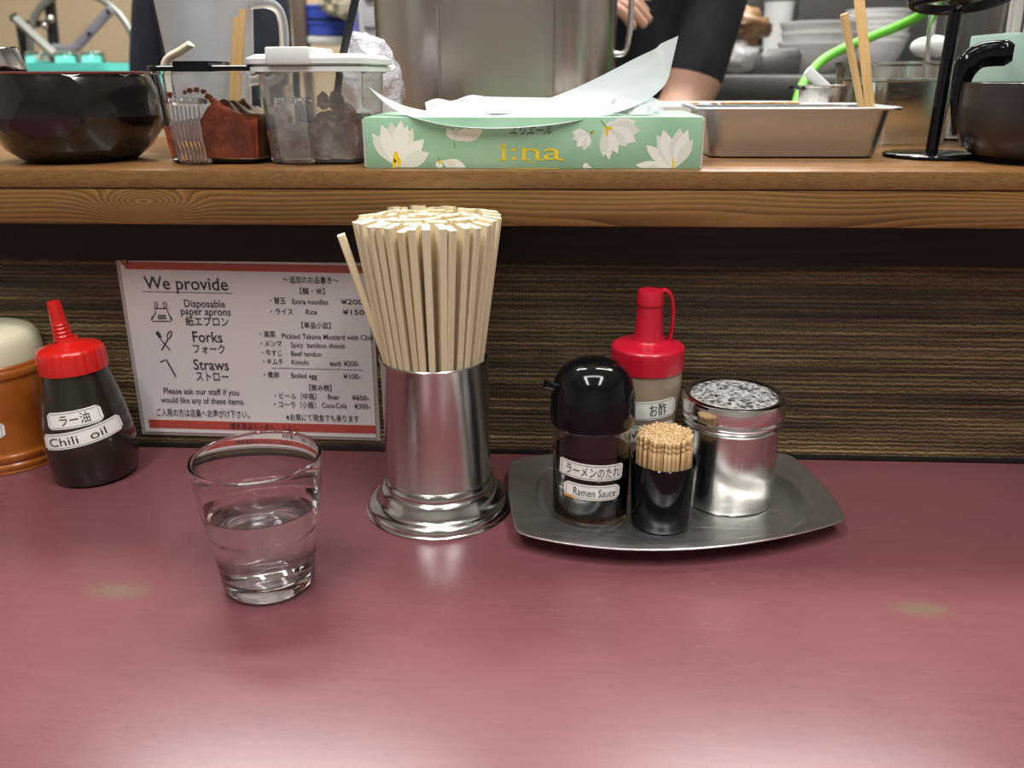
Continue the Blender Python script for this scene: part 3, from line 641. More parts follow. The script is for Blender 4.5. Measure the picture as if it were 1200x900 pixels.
obj('handle', tube(B(), [(-.013, 0, .006), (-.03, .004, .016), (-.10, .02, .05)], .0022, 8), M['steel'], ld)

def pitcher_box(name, label, hx0, hx1, hy, H, loc, lidm, content_m):
    t = thing(name, label, 'container', loc)
    bm = B(); n = 6
    loft(bm, [rrect(hx0-.003, hy-.006, .010, n, z=0), rrect(hx0, hy-.003, .012, n, z=.002), rrect(hx1, hy, .013, n, z=H), rrect(hx1+.0022, hy+.0022, .014, n, z=H+.0002), rrect(hx1+.0022, hy+.0022, .014, n, z=H+.0022), rrect(hx1-.0016, hy-.0016, .012, n, z=H+.0022),
               rrect(hx0-.0016, hy-.0046, .011, n, z=.0040), rrect(hx0-.006, hy-.010, .008, n, z=.0032)])
    obj('body', bm, M['plastic'], t)
    return t
def ribbed_handle(t, cx, yf, z0, z1, w):
    # a flat ribbed strap that stands off the front wall
    bm = B(); path = curve_pts([(yf+.001, z1-.001), (yf-.012, z1+.001), (yf-.0155, z1-.004), (yf-.0150, z1-.025), (yf-.0120, z0+.010), (yf-.0095, z0+.001), (yf-.0010, z0+.0005)], 6); nr = 7; rows = []
    for i, p in enumerate(path):
        d = (path[min(i+1, len(path)-1)]-path[max(i-1, 0)]); d.normalize(); nn = Vector((-d.y, d.x)); row = []
        for s in (1, -1):
            for j in range(nr*2+1):
                u = -1+j/nr; rr = (.00135 if s > 0 else -.0012) + (.00045*(1 if j % 2 else -1) if s > 0 else 0)
                row.append(Vector((cx+u*s*w/2*(1-.10*(i/len(path))), p.x+nn.x*rr, p.y+nn.y*rr)))
        rows.append(row)
    loft(bm, rows); obj('handle', bm, M['ribbed'], t, smooth=60)
H = .0640
RX = -.2600; R_Y = .694
red = pitcher_box('sauce_container', 'clear square container of red chili paste with a black lid', .0362, .0405, .050, H, (RX, R_Y, SHT), 'black', 'paste')
bm = B(); loft(bm, [rrect(.0418, .0512, .012, 6, z=H+.0022), rrect(.0432, .0526, .012, 6, z=H+.0028), rrect(.0432, .0526, .012, 6, z=H+.0052), rrect(.0420, .0514, .012, 6, z=H+.0062)])
box(bm, (-.0190, -.0550, H+.0018), (.0080, -.010, H+.0090), .0008); obj('lid', bm, M['black'], red)
ribbed_handle(red, -.010, -.0495, .003, .046, .0225)
def heap(name, hx, hy, hfun, m, label, loc, seed):
    bm = B(); nu, nv = 26, 26
    vs = grid(bm, lambda u, v: Vector(((u*2-1)*hx, (v*2-1)*hy, hfun(u, v))), nu, nv)
    bo = [vs[i][0] for i in range(nu+1)]+[vs[nu][j] for j in range(1, nv+1)]+[vs[i][nv] for i in range(nu-1, -1, -1)]+[vs[0][j] for j in range(nv-1, 0, -1)]
    lo = [bm.verts.new((v.co.x*.93, v.co.y*.97, .0046)) for v in bo]
    for i in range(len(bo)):
        j = (i+1) % len(bo); bm.faces.new((bo[i], bo[j], lo[j], lo[i]))
    bm.faces.new(lo); return bm
def rh(u, v):
    return .028 + .006*u + .013*math.exp(-((u-.60)/.16)**2)*(1 if v < .6 else .6) + .004*noise.noise(Vector((u*7, v*7, 2)))
bm = heap('x', .0358, .0455, rh, None, None, None, 1)
for (x, z, s, k_) in ((-.027, .050, .0020, 1), (-.0278, .0452, .0026, 2), (-.0262, .041, .0018, 3), (-.0155, .0515, .0014, 4), (-.0115, .0528, .0018, 5), (-.0065, .0532, .0020, 9), (-.0015, .0520, .0018, 6), (.0020, .0485, .0022, 7), (.0052, .0450, .0028, 8), (.0085, .0415, .0034, 10), (.0130, .0385, .0042, 11)):
    blob(bm, (x, -.0468, z), (s*1.25, .0009, s), k_, .55, 2.5, 2)
tag(obj('chili_paste', bm, M['paste'], smooth=60), 'thick red-brown chili paste smeared inside the black-lidded container', 'paste', kind='stuff').location = (RX, R_Y, SHT)
sp = thing('spoon', 'ivory plastic spoon handle sticking out behind the black lid', 'spoon', (RX, R_Y+.034, SHT))
o_ = Vector((RX, R_Y+.034, SHT)); p1 = at(222, 53, R_Y+.034)-o_; p0 = at(196, 70, R_Y+.034)-o_; dd = (p0-p1)
obj('handle', tube(B(), curve_pts([p1+dd*-.05, p1, p1+dd*.4, p0, p0+Vector((-.004, 0, -.012)), p0+Vector((-.004, 0, -.034))], 4), [.002]+[.0052]*20, 14, flat=.6), M['spoon'], sp)
obj('bowl', blob(B(), p0+Vector((-.003, 0, -.045)), (.010, .004, .014), 1, 0, 1, 2), M['spoon'], sp)
wc = thing('wooden_chopsticks', 'pair of reusable wooden chopsticks upright before the clear pitcher', 'chopsticks', (0, 0, 0))
for a, b in (((277.5, 20), (273, 120)), ((284.5, 11), (279, 120))):
    q = [at(*a, .775), at(*b, .775)]; d_ = q[1]-q[0]; q[1] = q[0]+d_*((SHT-q[0].z)/d_.z)
    obj('stick', tube(B(), q, [.0032, .0028], 8, up=(0, 1, 0)), M['stick'], wc)
WX = -.1836
whc = pitcher_box('sauce_container', 'clear square container of dark relish with a chunky white lid', .0352, .0388, .050, H, (WX, R_Y, SHT), 'white', 'garlic')
bm = B(); loft(bm, [rrect(.0420, .0530, .012, 6, z=H+.0012), rrect(.0440, .0550, .013, 6, z=H+.0016), rrect(.0440, .0550, .013, 6, z=H+.0048), rrect(.0415, .0525, .013, 6, z=H+.0056), rrect(.0455, .0560, .014, 6, z=H+.0070), rrect(.0455, .0560, .014, 6, z=H+.0105), rrect(.0400, .0500, .014, 6, z=H+.0135)])
box(bm, (-.0260, -.0590, H+.0060), (.0055, .012, H+.0180), .0016); obj('lid', bm, M['white'], whc)
whc.children[0].data.materials[0] = M['hazy']
ribbed_handle(whc, -.009, -.0495, .003, .046, .0235)
def gh(u, v): return .024 + .014*max(0, u-.35) + .010*max(0, 1-abs(u-.62)*5) + .004*noise.noise(Vector((u*8, v*8, 5)))
bm = heap('x', .0345, .0452, gh, None, None, None, 2)
for (x, z, s, k_) in ((-.024, .040, .0025, 1), (-.020, .030, .006, 2), (.010, .045, .005, 4), (.020, .044, .006, 5), (.026, .036, .007, 6)):
    blob(bm, (x, -.0462, z), (s, .0012, s*1.2), k_, .6, 2.5, 2)
tag(obj('dark_relish', bm, M['garlic'], smooth=60), 'coarse dark brown relish inside the white-lidded container', 'relish', kind='stuff').location = (WX, R_Y, SHT)
q = [at(419, -12, .722), at(403, 60, .722), at(396, 104, .722)]
t = thing('serving_spoon', 'long black spoon handle rising behind the white lid', 'spoon', (0, 0, 0))
obj('handle', tube(B(), curve_pts(q, 4)+[q[-1]+Vector((-.004, 0, -.035))], .0032, 12, flat=.55, up=(0, 1, 0)), M['black_satin'], t)
e_ = q[-1]+Vector((-.005, 0, -.045)); obj('bowl', blob(B(), (e_.x, e_.y, max(e_.z, SHT+.0155)), (.010, .004, .0145), 1, 0, 1, 2), M['black_satin'], t)

# tissue box
TBX0, TBX1, TBY0, TBY1, TBH = -.1392, .0988, .621, .722, .0352
tbx = thing('tissue_box', 'flat green tissue carton printed with white flowers on the wooden ledge', 'tissue box', (TBX0, TBY0, SHT))
TW, TD = TBX1-TBX0, TBY1-TBY0
bm = B(); box(bm, (.0006, 0, 0), (TW-.0006, TD, TBH), .0006)
obj('carton', bm, M['box'], tbx)
for s, x in ((0, 0), (1, TW)):
    bm = bx((x-.0008, .0015, .0012), (x+.0008, TD-.002, TBH-.0015)); obj('end_flap', bm, M['flap'], tbx, label='pale glued end flap')
def FB(u, v, o=.0003): return Vector((u, -o, v))
def bp(px, py):
    p = at(px, py, TBY0); return (p.x-TBX0, p.z-SHT)
def petals(bm, c, plist, mi=0):
    for (tip, wd_, m_) in plist:
        c0 = Vector(bp(*c)); t_ = Vector(bp(*tip)); d_ = t_-c0; nn = Vector((-d_.y, d_.x)); pts = []
        for i in range(14):
            s = i/13; pts.append(c0+d_*s+nn*wd_*math.sin(PI*min(1, s**1.25))*.5*(1 if s < .97 else .6))
        for i in range(12, 0, -1):
            s = i/13; pts.append(c0+d_*s-nn*wd_*math.sin(PI*min(1, s**1.25))*.5)
        pts = [p for p in pts if 0.001 < p.y < TBH-.0005 or True]
        pts = [Vector((p.x, min(max(p.y, .0008), TBH-.0008))) for p in pts]
        L = .00008 + .00001*(len(bm.faces) % 12)
        poly(bm, pts, lambda u, v, L=L: FB(u, v, L), m_)
bm = B(); petals(bm, (465, 196), [((436, 156), .34, 1), ((447, 146), .32, 0), ((458, 142), .3, 1), ((470, 141), .3, 0), ((484, 150), .3, 1), ((497, 163), .36, 0), ((503, 179), .42, 1), ((478, 146), .22, 0), ((452, 150), .2, 0)]); obj('flower_print', bm, [M['petal'], M['petal_shade']], tbx, smooth=0)
bm = B(); petals(bm, (534, 165), [((523, 151), .5, 0), ((535, 149), .5, 1), ((548, 150), .5, 0), ((566, 153), .4, 0)]); obj('flower_print', bm, [M['petal'], M['petal_shade']], tbx, smooth=0)
bm = B(); petals(bm, (517, 188), [((546, 196), .4, 0), ((535, 197), .5, 1), ((513, 197), .9, 0)]); obj('flower_print', bm, [M['petal'], M['petal_shade']], tbx, smooth=0)
bm = B(); petals(bm, (690, 157), [((671, 155), .5, 0), ((671, 163), .5, 1), ((676, 172), .5, 0), ((684, 176), .45, 1), ((690, 172), .4, 0)]); obj('flower_print', bm, [M['petal'], M['petal_shade']], tbx, smooth=0)
bm = B(); petals(bm, (709, 148), [((722, 143), .5, 0), ((745, 143), .42, 0), ((750, 154), .45, 1), ((745, 166), .45, 0), ((735, 172), .34, 1), ((724, 180), .34, 0), ((714, 187), .3, 0), ((707, 184), .3, 1)]); obj('flower_print', bm, [M['petal'], M['petal_shade']], tbx, smooth=0)
bm = B(); petals(bm, (688, 198), [((685, 191), .9, 0), ((693, 196), .9, 0)]); obj('flower_print', bm, [M['petal'], M['petal_shade']], tbx, smooth=0)
bm = B(); petals(bm, (789, 199), [((757, 170), .30, 0), ((770, 158), .30, 1), ((777, 152), .34, 0), ((797, 150), .36, 1), ((806, 152), .32, 0), ((812, 163), .32, 1), ((745, 193), .3, 0), ((755, 197), .3, 1), ((765, 190), .3, 0)]); obj('flower_print', bm, [M['petal'], M['petal_shade']], tbx, smooth=0)
bm = B()
fy = lambda u, v: FB(u, v, .00022)
for c, dx, dy in (((464, 184), 3.2, 7), ((462, 192), 2.4, 6), ((468, 190), 2, 6), ((713, 150), 4.5, 2.2), ((711, 155), 2, 4), ((516, 190), 3, 1.6), ((789, 192), 1.3, 6), ((694, 155), 2, 1.4)):
    poly(bm, [bp(c[0]+dx*math.cos(a), min(c[1]+dy*math.sin(a), 197)) for a in [2*PI*i/12 for i in range(12)]], fy)
obj('stamen_print', bm, M['yellow'], tbx, smooth=0); bm = B()
# printed "i:na" with slab serifs
u0, v0 = bp(587.5, 187); u1, _ = bp(658, 187); _, v1 = bp(587, 170.5)
put_text(bm, 'i:na', fy, u1-u0, (v1-v0)*1.28, u0, v0, bold=.0)
for a, b in (((585, 187.4), (595, 187.4)), ((612, 187.4), (622, 187.4)), ((628, 187.4), (638, 187.4)), ((585, 173.2), (591, 173.2)), ((611, 173.2), (616, 173.2)), ((655, 187.4), (661, 187.4))):
    p_, q_ = bp(*a), bp(*b); ribbon(bm, [p_, (q_[0], p_[1])], .0009, fy)
p_, q_ = bp(592, 197.2), bp(656, 197.2); ribbon(bm, [p_, (q_[0], p_[1])], .0003, fy)
for yy in (190.5,):
    p_, q_ = bp(620, yy), bp(628, yy); ribbon(bm, [p_, (q_[0], p_[1])], .0004, fy)
obj('lettering', bm, M['yellow'], tbx, smooth=0)
bm = B(); u0, v0 = bp(597, 157); u1, _ = bp(648, 157); _, v1 = bp(597, 148)
put_text(bm, 'エリエール', FB if 0 else (lambda u, v: FB(u, v, .00022)), (u1-u0)*.97, v1-v0, u0, v0, bold=.02, slant=.25)
obj('lettering', bm, M['greyprint'], tbx, smooth=0)
bm = B()
for l in ([(532, 165), (533, 174)], [(711, 149), (704, 141)], [(516, 188), (513, 185)], [(692, 156), (696, 153)]): ribbon(bm, [bp(*p) for p in l], .0006, fy)
obj('stem_print', bm, M['leafprint'], tbx, smooth=0)
bm = B(); ell = [Vector((TW*.53+.078*math.cos(2*PI*i/40), TD*.5+.021*math.sin(2*PI*i/40), TBH+.0003)) for i in range(40)]
bm.faces.new([bm.verts.new(p) for p in ell]); obj('slot_film', bm, M['tissue'], tbx, smooth=0, label='translucent film round the oval slot')
# pulled-up tissue
low = curve_pts([at(431, 101, .664), at(452, 121, .642), at(480, 136, .620), at(525, 147, .6155), at(580, 150.5, .6150), at(640, 147, .6165), at(690, 139, .622), at(728, 130, .634), at(756, 119, .650), at(775, 104, .655), at(783, 92, .656), at(788, 72, .655), at(795, 42, .654)], 6)
upp = curve_pts([at(431, 101, .664), at(455, 116, .660), at(485, 127, .655), at(525, 132, .652), at(575, 130, .655), at(620, 122, .660), at(655, 111, .663), at(690, 96, .664), at(722, 80, .664), at(745, 68, .663), at(768, 57, .660), at(775, 51, .660), at(795, 42, .654)], 6)
nn_ = len(low)-1
def tis(u, v):
    i = u*nn_; a = int(min(i, nn_-1)); f_ = i-a; p = low[a].lerp(low[a+1], f_); q_ = upp[a].lerp(upp[a+1], f_)
    w = p.lerp(q_, v); s = math.sin(PI*v)*math.sin(PI*min(1, u*1.02))
    w.y += s*(.0035+.0022*noise.noise(Vector((u*9, v*4, 1)))); w.z -= s*.0030; return w
bm = B(); grid(bm, tis, 72, 14)
tail = [at(498, 120, .672), at(512, 115.5, .676), at(530, 118, .675), at(552, 111.5, .680), at(575, 113.5, .680), at(640, 114.5, .682), at(700, 116, .676)]
tb = curve_pts(tail, 8); n2 = len(tb)-1
def tis2(u, v):
    i = u*n2; a = int(min(i, n2-1)); p = tb[a].lerp(tb[a+1], i-a); q_ = Vector((p.x+.004, .654-.004*u, SHT+TBH+.0012)); w = p.lerp(q_, v)
    w.y += .003*noise.noise(Vector((u*14, v*5, 3))); w.z += .0015*math.sin(PI*v)*noise.noise(Vector((u*16, v*3, 7))); return w
grid(bm, tis2, 48, 10)
bun = [at(716, 118, .648), at(730, 112, .656), at(748, 111, .662), at(765, 114, .660), at(778, 121, .652)]
tb3 = curve_pts(bun, 8); n3 = len(tb3)-1
def tis3(u, v):
    i = u*n3; a = int(min(i, n3-1)); p = tb3[a].lerp(tb3[a+1], i-a); q_ = Vector((p.x*.98, .640+.006*math.sin(u*9), SHT+TBH+.0010)); w = p.lerp(q_, v)
    w.y += .0025*noise.noise(Vector((u*9, v*5, 9))); return w
grid(bm, tis3, 32, 8)
tag(obj('tissue', bm, M['tissue'], smooth=180), 'white tissue pulled up and draped from the green carton', 'tissue')

# ------------------------------------------------------------ right side of the shelf
PX0, PX1, PY0, PY1, PZ = .1085, .2570, .6930, .795, SHT
pan = thing('steel_pan', 'rectangular stainless pan holding two upright chopsticks on the ledge', 'pan', ((PX0+PX1)/2, (PY0+PY1)/2, PZ))
hx, hy = (PX1-PX0)/2, (PY1-PY0)/2; PH = .0375
bm = B(); loft(bm, [rrect(hx-.012, hy-.012, .010, z=0), rrect(hx-.0095, hy-.0095, .012, z=.0015), rrect(hx-.003, hy-.003, .013, z=PH-.001), rrect(hx+.0035, hy+.0035, .015, z=PH), rrect(hx+.0042, hy+.0042, .015, z=PH-.0010), rrect(hx+.0046, hy+.0046, .015, z=PH+.0004), rrect(hx+.0030, hy+.0030, .015, z=PH+.0012),
    rrect(hx-.0040, hy-.0040, .012, z=PH), rrect(hx-.0108, hy-.0108, .010, z=.0025), rrect(hx-.014, hy-.014, .008, z=.0018)])
obj('body', bm, M['steel_pan'], pan)
bm = B(); rnd = random.Random(2)
for i in range(16): blob(bm, (rnd.uniform(-hx*.95, hx*.3), hy-.0005, PH+.0009), (rnd.uniform(.003, .008), .0022, .0012), i, .5, 2, 2)
obj('dried_residue', bm, M['residue'], pan, label='golden brown dried food on the back rim')['kind'] = 'stuff'
def stick(name, label, ends, r, m, grp, Yb):
    t = thing(name, label, 'chopsticks', (0, 0, 0), group=grp)
    for a, b in ends:
        q = [at(*a, Yb), at(*b, Yb)]; d_ = q[1]-q[0]; q[1] = q[0]+d_*((PZ+.0032-q[0].z)/d_.z); d_ = (q[0]-q[1])
        obj('stick', tube(B(), [q[0]+d_*.008, q[0], q[1]], [r*.7, r, r*.8], 12), M[m], t)
stick('cooking_chopstick', 'short round-tipped wooden chopstick standing in the steel pan', [((989, 17), (1009.5, 126))], .0032, 'stick', 'cooking chopsticks in the pan', .742)
stick('cooking_chopstick', 'taller joined wooden chopsticks beside the round-tipped one in the pan', [((1004, -6), (1017, 126)), ((1008.5, -8), (1022, 126))], .0026, 'stick', 'cooking chopsticks in the pan', .750)
et = thing('enamel_tray', 'shallow white-rimmed tray behind the tissue box', 'tray', (.135, .875, SHT))
bm = B(); loft(bm, [rrect(.098, .048, .02, z=0), rrect(.102, .052, .022, z=.003), rrect(.104, .054, .022, z=.0285), rrect(.108, .058, .024, z=.0300), rrect(.1085, .0585, .024, z=.0350), rrect(.107, .057, .024, z=.0362), rrect(.102, .052, .022, z=.0355), rrect(.100, .050, .02, z=.004)])
obj('body', bm, M['enamel'], et)
# round stand
sb = on(1091, 181, SHT+.002)
st = thing('round_stand', 'black stand with slim upright rod and tilted round ring head', 'stand', (sb.x, sb.y, SHT))
obj('base', lat([(0, 0), (.034, 0), (.036, .0010), (.036, .0026), (.0345, .0036), (0, .0040)], n=56), M['black'], st)
tp_ = at(1120, 14, sb.y)-Vector((sb.x, sb.y, SHT))
obj('rod', tube(B(), [(0, 0, .003), (tp_.x, 0, tp_.z)], .0047, 20), M['black'], st)
bm = lat([(.034, -.003), (.0372, -.0036), (.0385, 0), (.0372, .0036), (.034, .003), (.034, -.003)], n=56)
for i in range(5):
    a = 2*PI*i/5; tube(bm, [(.008*math.cos(a), .008*math.sin(a), 0), (.0352*math.cos(a), .0352*math.sin(a), 0)], .0022, 8)
lathe(bm, [(0, -.005), (.010, -.005), (.012, -.002), (.012, .004), (0, .006)], 28)
bmesh.ops.rotate(bm, verts=bm.verts, matrix=Matrix.Rotation(math.radians(-14), 3, 'X')); bmesh.ops.translate(bm, verts=bm.verts, vec=(tp_.x+.002, -.004, tp_.z+.012))
obj('ring_head', bm, M['black'], st)
# dark mug with big handle
mc = Vector((.3530, .680, SHT))
mg = thing('dark_mug', 'rounded dark brown pot with thick black hooked handle at right edge', 'pot', mc)
obj('body', lat(smoothprof([(0, .0), (.033, .0), (.0352, .0012), (.0355, .0025), (.044, .0065), (.0520, .0165), (.0552, .030), (.0552, .050), (.0545, .0558)], 6)+[(.0538, .0562), (.0528, .0555), (.0530, .045), (.050, .020), (.03, .006), (0, .005)], n=64), M['mugmat'], mg)
hp = [at(1121, 158, .700), at(1122, 118, .702), at(1128, 90, .702), at(1136, 74, .702), at(1150, 65, .702), at(1168, 62.5, .700), at(1188, 62, .695)]
obj('handle', tube(B(), curve_pts([p-mc for p in hp], 6), [.0030+.0062*min(1, i/16) if i < 34 else .0092-.0012*max(0, i-33) for i in range(37)], 18, flat=.72, up=(0, 1, 0)), M['black'], mg)
# canister of straws
kc = at(1205, 100, .80); kc.z = SHT
can = thing('straw_canister', 'sage green plastic canister of straws behind the dark pot', 'canister', (kc.x, .80, SHT))
kz = at(1180, 38, .76).z-SHT
bm = B(); loft(bm, [rrect(.036, .036, .010, z=0), rrect(.038, .038, .012, z=.003), rrect(.0415, .0405, .012, z=kz-.002), rrect(.0410, .0400, .012, z=kz), rrect(.0388, .0378, .011, z=kz-.001), rrect(.035, .035, .010, z=.005), rrect(.033, .033, .009, z=.004)])
obj('body', bm, M['sage'], can)
sp_ = lat([(.0028, 0), (.0034, 0), (.0034, .195), (.0028, .195), (.0028, 0)], n=12); straw = obj('drinking_straw', sp_, M['straw']); first = True; rnd = random.Random(4)
for i in range(9):
    o = straw if first else copy_thing(straw); first = False
    bx_, by_ = -.026+.0122*(i % 5)+(.006 if i > 4 else 0), -.016+.024*(i//5)
    o.location = (kc.x+bx_*.8, .80+by_*.8, SHT+.0062); o.rotation_euler = (-.01*(1 if i > 4 else -1)*2, bx_*1.5+rnd.uniform(-.03, .03), 0)
    tag(o, 'translucent drinking straw standing in the sage green canister', 'straw', 'straws in the canister')
# steel tub, small saucepan, jar, ladle
tub = thing('steel_tub', 'deep shiny steel tub behind the slim black rod', 'tub', (0, 0, SHT))
u0, u1 = at(1018, 120, .83).x, at(1128, 120, .83).x; tz = at(1060, 95, .83).z-SHT; cx_, hxx = (u0+u1)/2, (u1-u0)/2; tub.location = (cx_, .882, SHT)
bm = B(); loft(bm, [rrect(hxx-.006, .046, .014, z=0), rrect(hxx-.004, .048, .016, z=.003), rrect(hxx-.001, .051, .016, z=tz-.001), rrect(hxx+.0025, .0545, .018, z=tz), rrect(hxx+.0025, .0545, .018, z=tz+.0016), rrect(hxx-.002, .050, .015, z=tz+.001), rrect(hxx-.0055, .0465, .013, z=.004), rrect(hxx-.010, .042, .01, z=.003)])
obj('body', bm, M['reflective_tub'], tub)
sp0 = at(972, 120, .872)
sm = thing('small_saucepan', 'small steel saucepan with short handle behind the long pan', 'saucepan', (sp0.x, .872, SHT))
hz = at(972, 101, .872).z-SHT
obj('body', lat([(0, 0), (.026, 0), (.0285, .003), (.0292, hz-.001), (.0312, hz), (.0312, hz+.001), (.0286, hz+.0005), (.0278, .004), (0, .003)], n=48), M['steel'], sm)
obj('handle', tube(B(), [(-.028, -.006, hz-.003), (-.036, -.012, hz-.001), (-.041, -.016, hz-.001)], .0032, 10, flat=.5), M['black'], sm)
q0_, q1_ = at(946, 83, .868), at(966, 102, .868); d_ = q1_-q0_
ws = thing('white_spoon', 'white plastic spoon handle leaning out of the small saucepan', 'spoon', (0, 0, 0))
obj('handle', tube(B(), [q0_-d_*.05, q0_, q1_, q1_+d_*.6], [.003, .0052, .0052, .004], 12, flat=.45, up=(0, 1, 0)), M['white'], ws)
obj('bowl', blob(B(), q1_+d_*.95, (.008, .005, .006), 1, 0, 1, 2), M['white'], ws)
jx = at(1112, 60, .915)
jar = thing('clear_pitcher', 'tall clear plastic jug behind the black rod', 'jug', (jx.x+.012, .915, SHT))
obj('body', lat([(0, 0), (.028, 0), (.030, .002), (.0345, .130), (.0355, .132), (.0345, .133), (.0330, .130), (.0285, .004), (0, .0035)], n=48), M['plastic'], jar)

# ------------------------------------------------------------ kitchen behind the shelf
wk = thing('work_counter', 'low steel kitchen worktop between the ledge and the cooks', 'kitchen counter', (0, .97, FL))
obj('worktop', bx((-1.5, 0, .86), (1.5, .33, .90), bev=.004), M['steel'], wk)
obj('cabinet', bx((-1.48, .02, 0), (1.48, .31, .86), bev=.003), M['steel_wall'], wk)
WT = FL+.90
pc = Vector((-.0785, 1.125, WT))
pot = thing('stock_pot', 'big square-shouldered steel stock pot behind the tissue box', 'pot', pc)
def sup(hx, hy, e, z, n=96):
    out = []
    for i in range(n):
        a = 2*PI*i/n; c_, s_ = math.cos(a), math.sin(a); out.append(Vector((hx*math.copysign(abs(c_)**(2/e), c_), hy*math.copysign(abs(s_)**(2/e), s_), z)))
    return out
bm = B(); loft(bm, [sup(.132, .126, 3.2, 0), sup(.139, .131, 3.2, .006), sup(.1415, .133, 3.2, .02), sup(.1435, .134, 3.2, .44), sup(.147, .138, 3.2, .442), sup(.147, .138, 3.2, .446), sup(.141, .132, 3.2, .446), sup(.139, .131, 3.2, .02), sup(.12, .115, 3.2, .012)])
obj('body', bm, M['steel_pot'], pot, smooth=60)
# raised front panel and the side bracket
fp = at(511, 8, .99)-pc; fr_ = at(652, 8, .99)-pc
def frontY(x): return -.133*(1-(abs(x)/.1425)**3.2)**(1/3.2)
bm = B(); z0_, z1_ = .06, fp.z+.014
def pnl(u, v, o):
    x = fp.x+(fr_.x-fp.x)*u; return Vector((x, frontY(x)-o, z0_+(z1_-z0_)*v))
rows_ = []
cor = [(u_, v_) for u_, v_ in [((p.x+1)/2, (p.y+1)/2) for p in rrect(1, 1, .12, 6)]]
loft(bm, [[pnl(u, v, -.002) for u, v in cor], [pnl(u, v, .0012) for u, v in cor], [pnl(.5+(u-.5)*.965, .5+(v-.5)*.985, .0018) for u, v in cor]], cap0=False, cap1=False)
vs = grid(bm, lambda u, v: pnl(.5+(u-.5)*.955, .5+(v-.5)*.97, .0015), 20, 6); obj('front_panel', bm, M['steel_pot'], pot, smooth=60)
bz = at(726, 10, 1.1).z-WT
obj('handle', tube(B(), curve_pts([(.139, -.03, bz+.03), (.155, -.03, bz+.028), (.159, -.03, bz), (.155, -.03, bz-.045), (.139, -.03, bz-.05)], 5), .0035, 12), M['chrome'], pot, label='chrome side handle')
# clear water pitcher
pcx = at(246, 60, .835)
pt = thing('water_pitcher', 'clear plastic water pitcher with handle behind the black-lidded container', 'pitcher', (pcx.x, .835, SHT))
kb = at(246, 70, .79).z-SHT
obj('body', lat([(0, 0), (.031, 0), (.034, .003), (.0385, kb), (.0460, .16), (.0475, .165), (.0465, .168), (.0448, .165), (.0435, .155), (.0365, kb), (.032, .006), (0, .005)], n=56), M['frost'], pt)
hq = [at(292, 5, .835), at(312, 4, .835), at(325, 10, .835), at(331, 25, .835), at(333, 48, .835), at(331, 75, .835), at(318, 92, .835), at(294, 95, .835)]
obj('handle', tube(B(), curve_pts([p-Vector((pcx.x, .835, SHT)) for p in hq], 5), .0044, 12, up=(0, 1, 0)), M['frost'], pt)
bm = B(); rnd = random.Random(9)
wt = obj('iced_water', lat([(0, .0055), (.0318, .0065), (.0363, kb), (.0415, .138), (0, .138)], n=40), mat('cloudy_ice_water', (.78, .80, .84), .35, trans=.35, ior=1.2), None)
k = N(wt.data.materials[0]); k.bump(k.noise(k.coord(), 45, 5, .6, .8), .8, .01)
tag(wt, 'pale iced water inside the clear pitcher', 'water'); wt.location = (pcx.x, .835, SHT)
# white plastic bag beside the pot
bgp = at(432, 75, .90)
bm = B(); blob(bm, (0, 0, .047), (.034, .026, .052), 3, .30, 2.2, 4, flat=-.047); blob(bm, (-.002, 0, .058), (.022, .018, .030), 5, .4, 3, 3)
o = tag(obj('plastic_bag', bm, M['bag'], smooth=60), 'crumpled pale plastic bag between white-lidded container and pot', 'bag'); o.location = (bgp.x, .90, SHT)

# back counter, right
bkz = at(880, 88, 1.88).z
bk = thing('back_counter', 'dark steel counter carrying the stacked dishes', 'kitchen counter', (.95, 1.90, FL))
obj('worktop', bx((-.72, -.02, bkz-FL-.055), (1.3, .62, bkz-FL), bev=.004), M['dark_steel'], bk)
obj('cabinet', bx((-.70, .02, 0), (1.28, .60, bkz-FL-.055), bev=.003), M['black_satin'], bk)
bs = thing('wall_cladding', 'grey steel sheet cladding behind the stacked dishes', 'wall panel', (1.0, 2.99, FL+.8)); obj('sheet', bx((-1.05, -.02, 0), (1.6, 0, 1.4), bev=.002), M['steel_wall'], bs)
cab = thing('steel_cabinet', 'dark grey steel cupboard over the counter beside the cook in black', 'cabinet', (at(868, 20, 2.3).x, 2.3, bkz+.001))
kz_ = at(868, 32, 2.3).z-bkz
obj('body', bx((-.17, 0, 0), (.14, .2, .55), bev=.004), M['dark_steel'], cab)
obj('door', bx((-.16, -.015, kz_), (-.02, 0, .54), bev=.003), M['steel_wall'], cab); obj('door', bx((-.01, -.015, kz_), (.13, 0, .54), bev=.003), M['steel_wall'], cab)
def prof_plate(r, h):
    o_ = smoothprof([(r*.45, 0), (r*.5, .003), (r*.80, h*.45), (r*.94, h*.78), (r, h-.003)], 4)
    return [(0, 0)]+o_+[(r, h)]+[(max(a-.0035, 0), b+.0035) for a, b in reversed(o_)][1:]+[(0, .004)]
pl = at(958, 74, 2.05); zt = at(958, 75, 2.05).z; px_w = (at(1008, 50, 2.05).x-at(914, 50, 2.05).x)/2
def stack(name, labels, cat, grp, x, y, z, r, h, dz, n, hmul=None):
    proto_ = None
    for i in range(n):
        if proto_ is None: o = obj(name, lat(prof_plate(r, h), n=48), M['bowlwhite']); proto_ = o
        else: o = copy_thing(proto_)
        o.location = (x+(.003 if i % 2 else -.002), y, z+dz*i); o.rotation_euler = (0, 0, i)
        tag(o, labels[i], cat, grp)
dzp = at(958, 36, 2.05).z-at(958, 48, 2.05).z
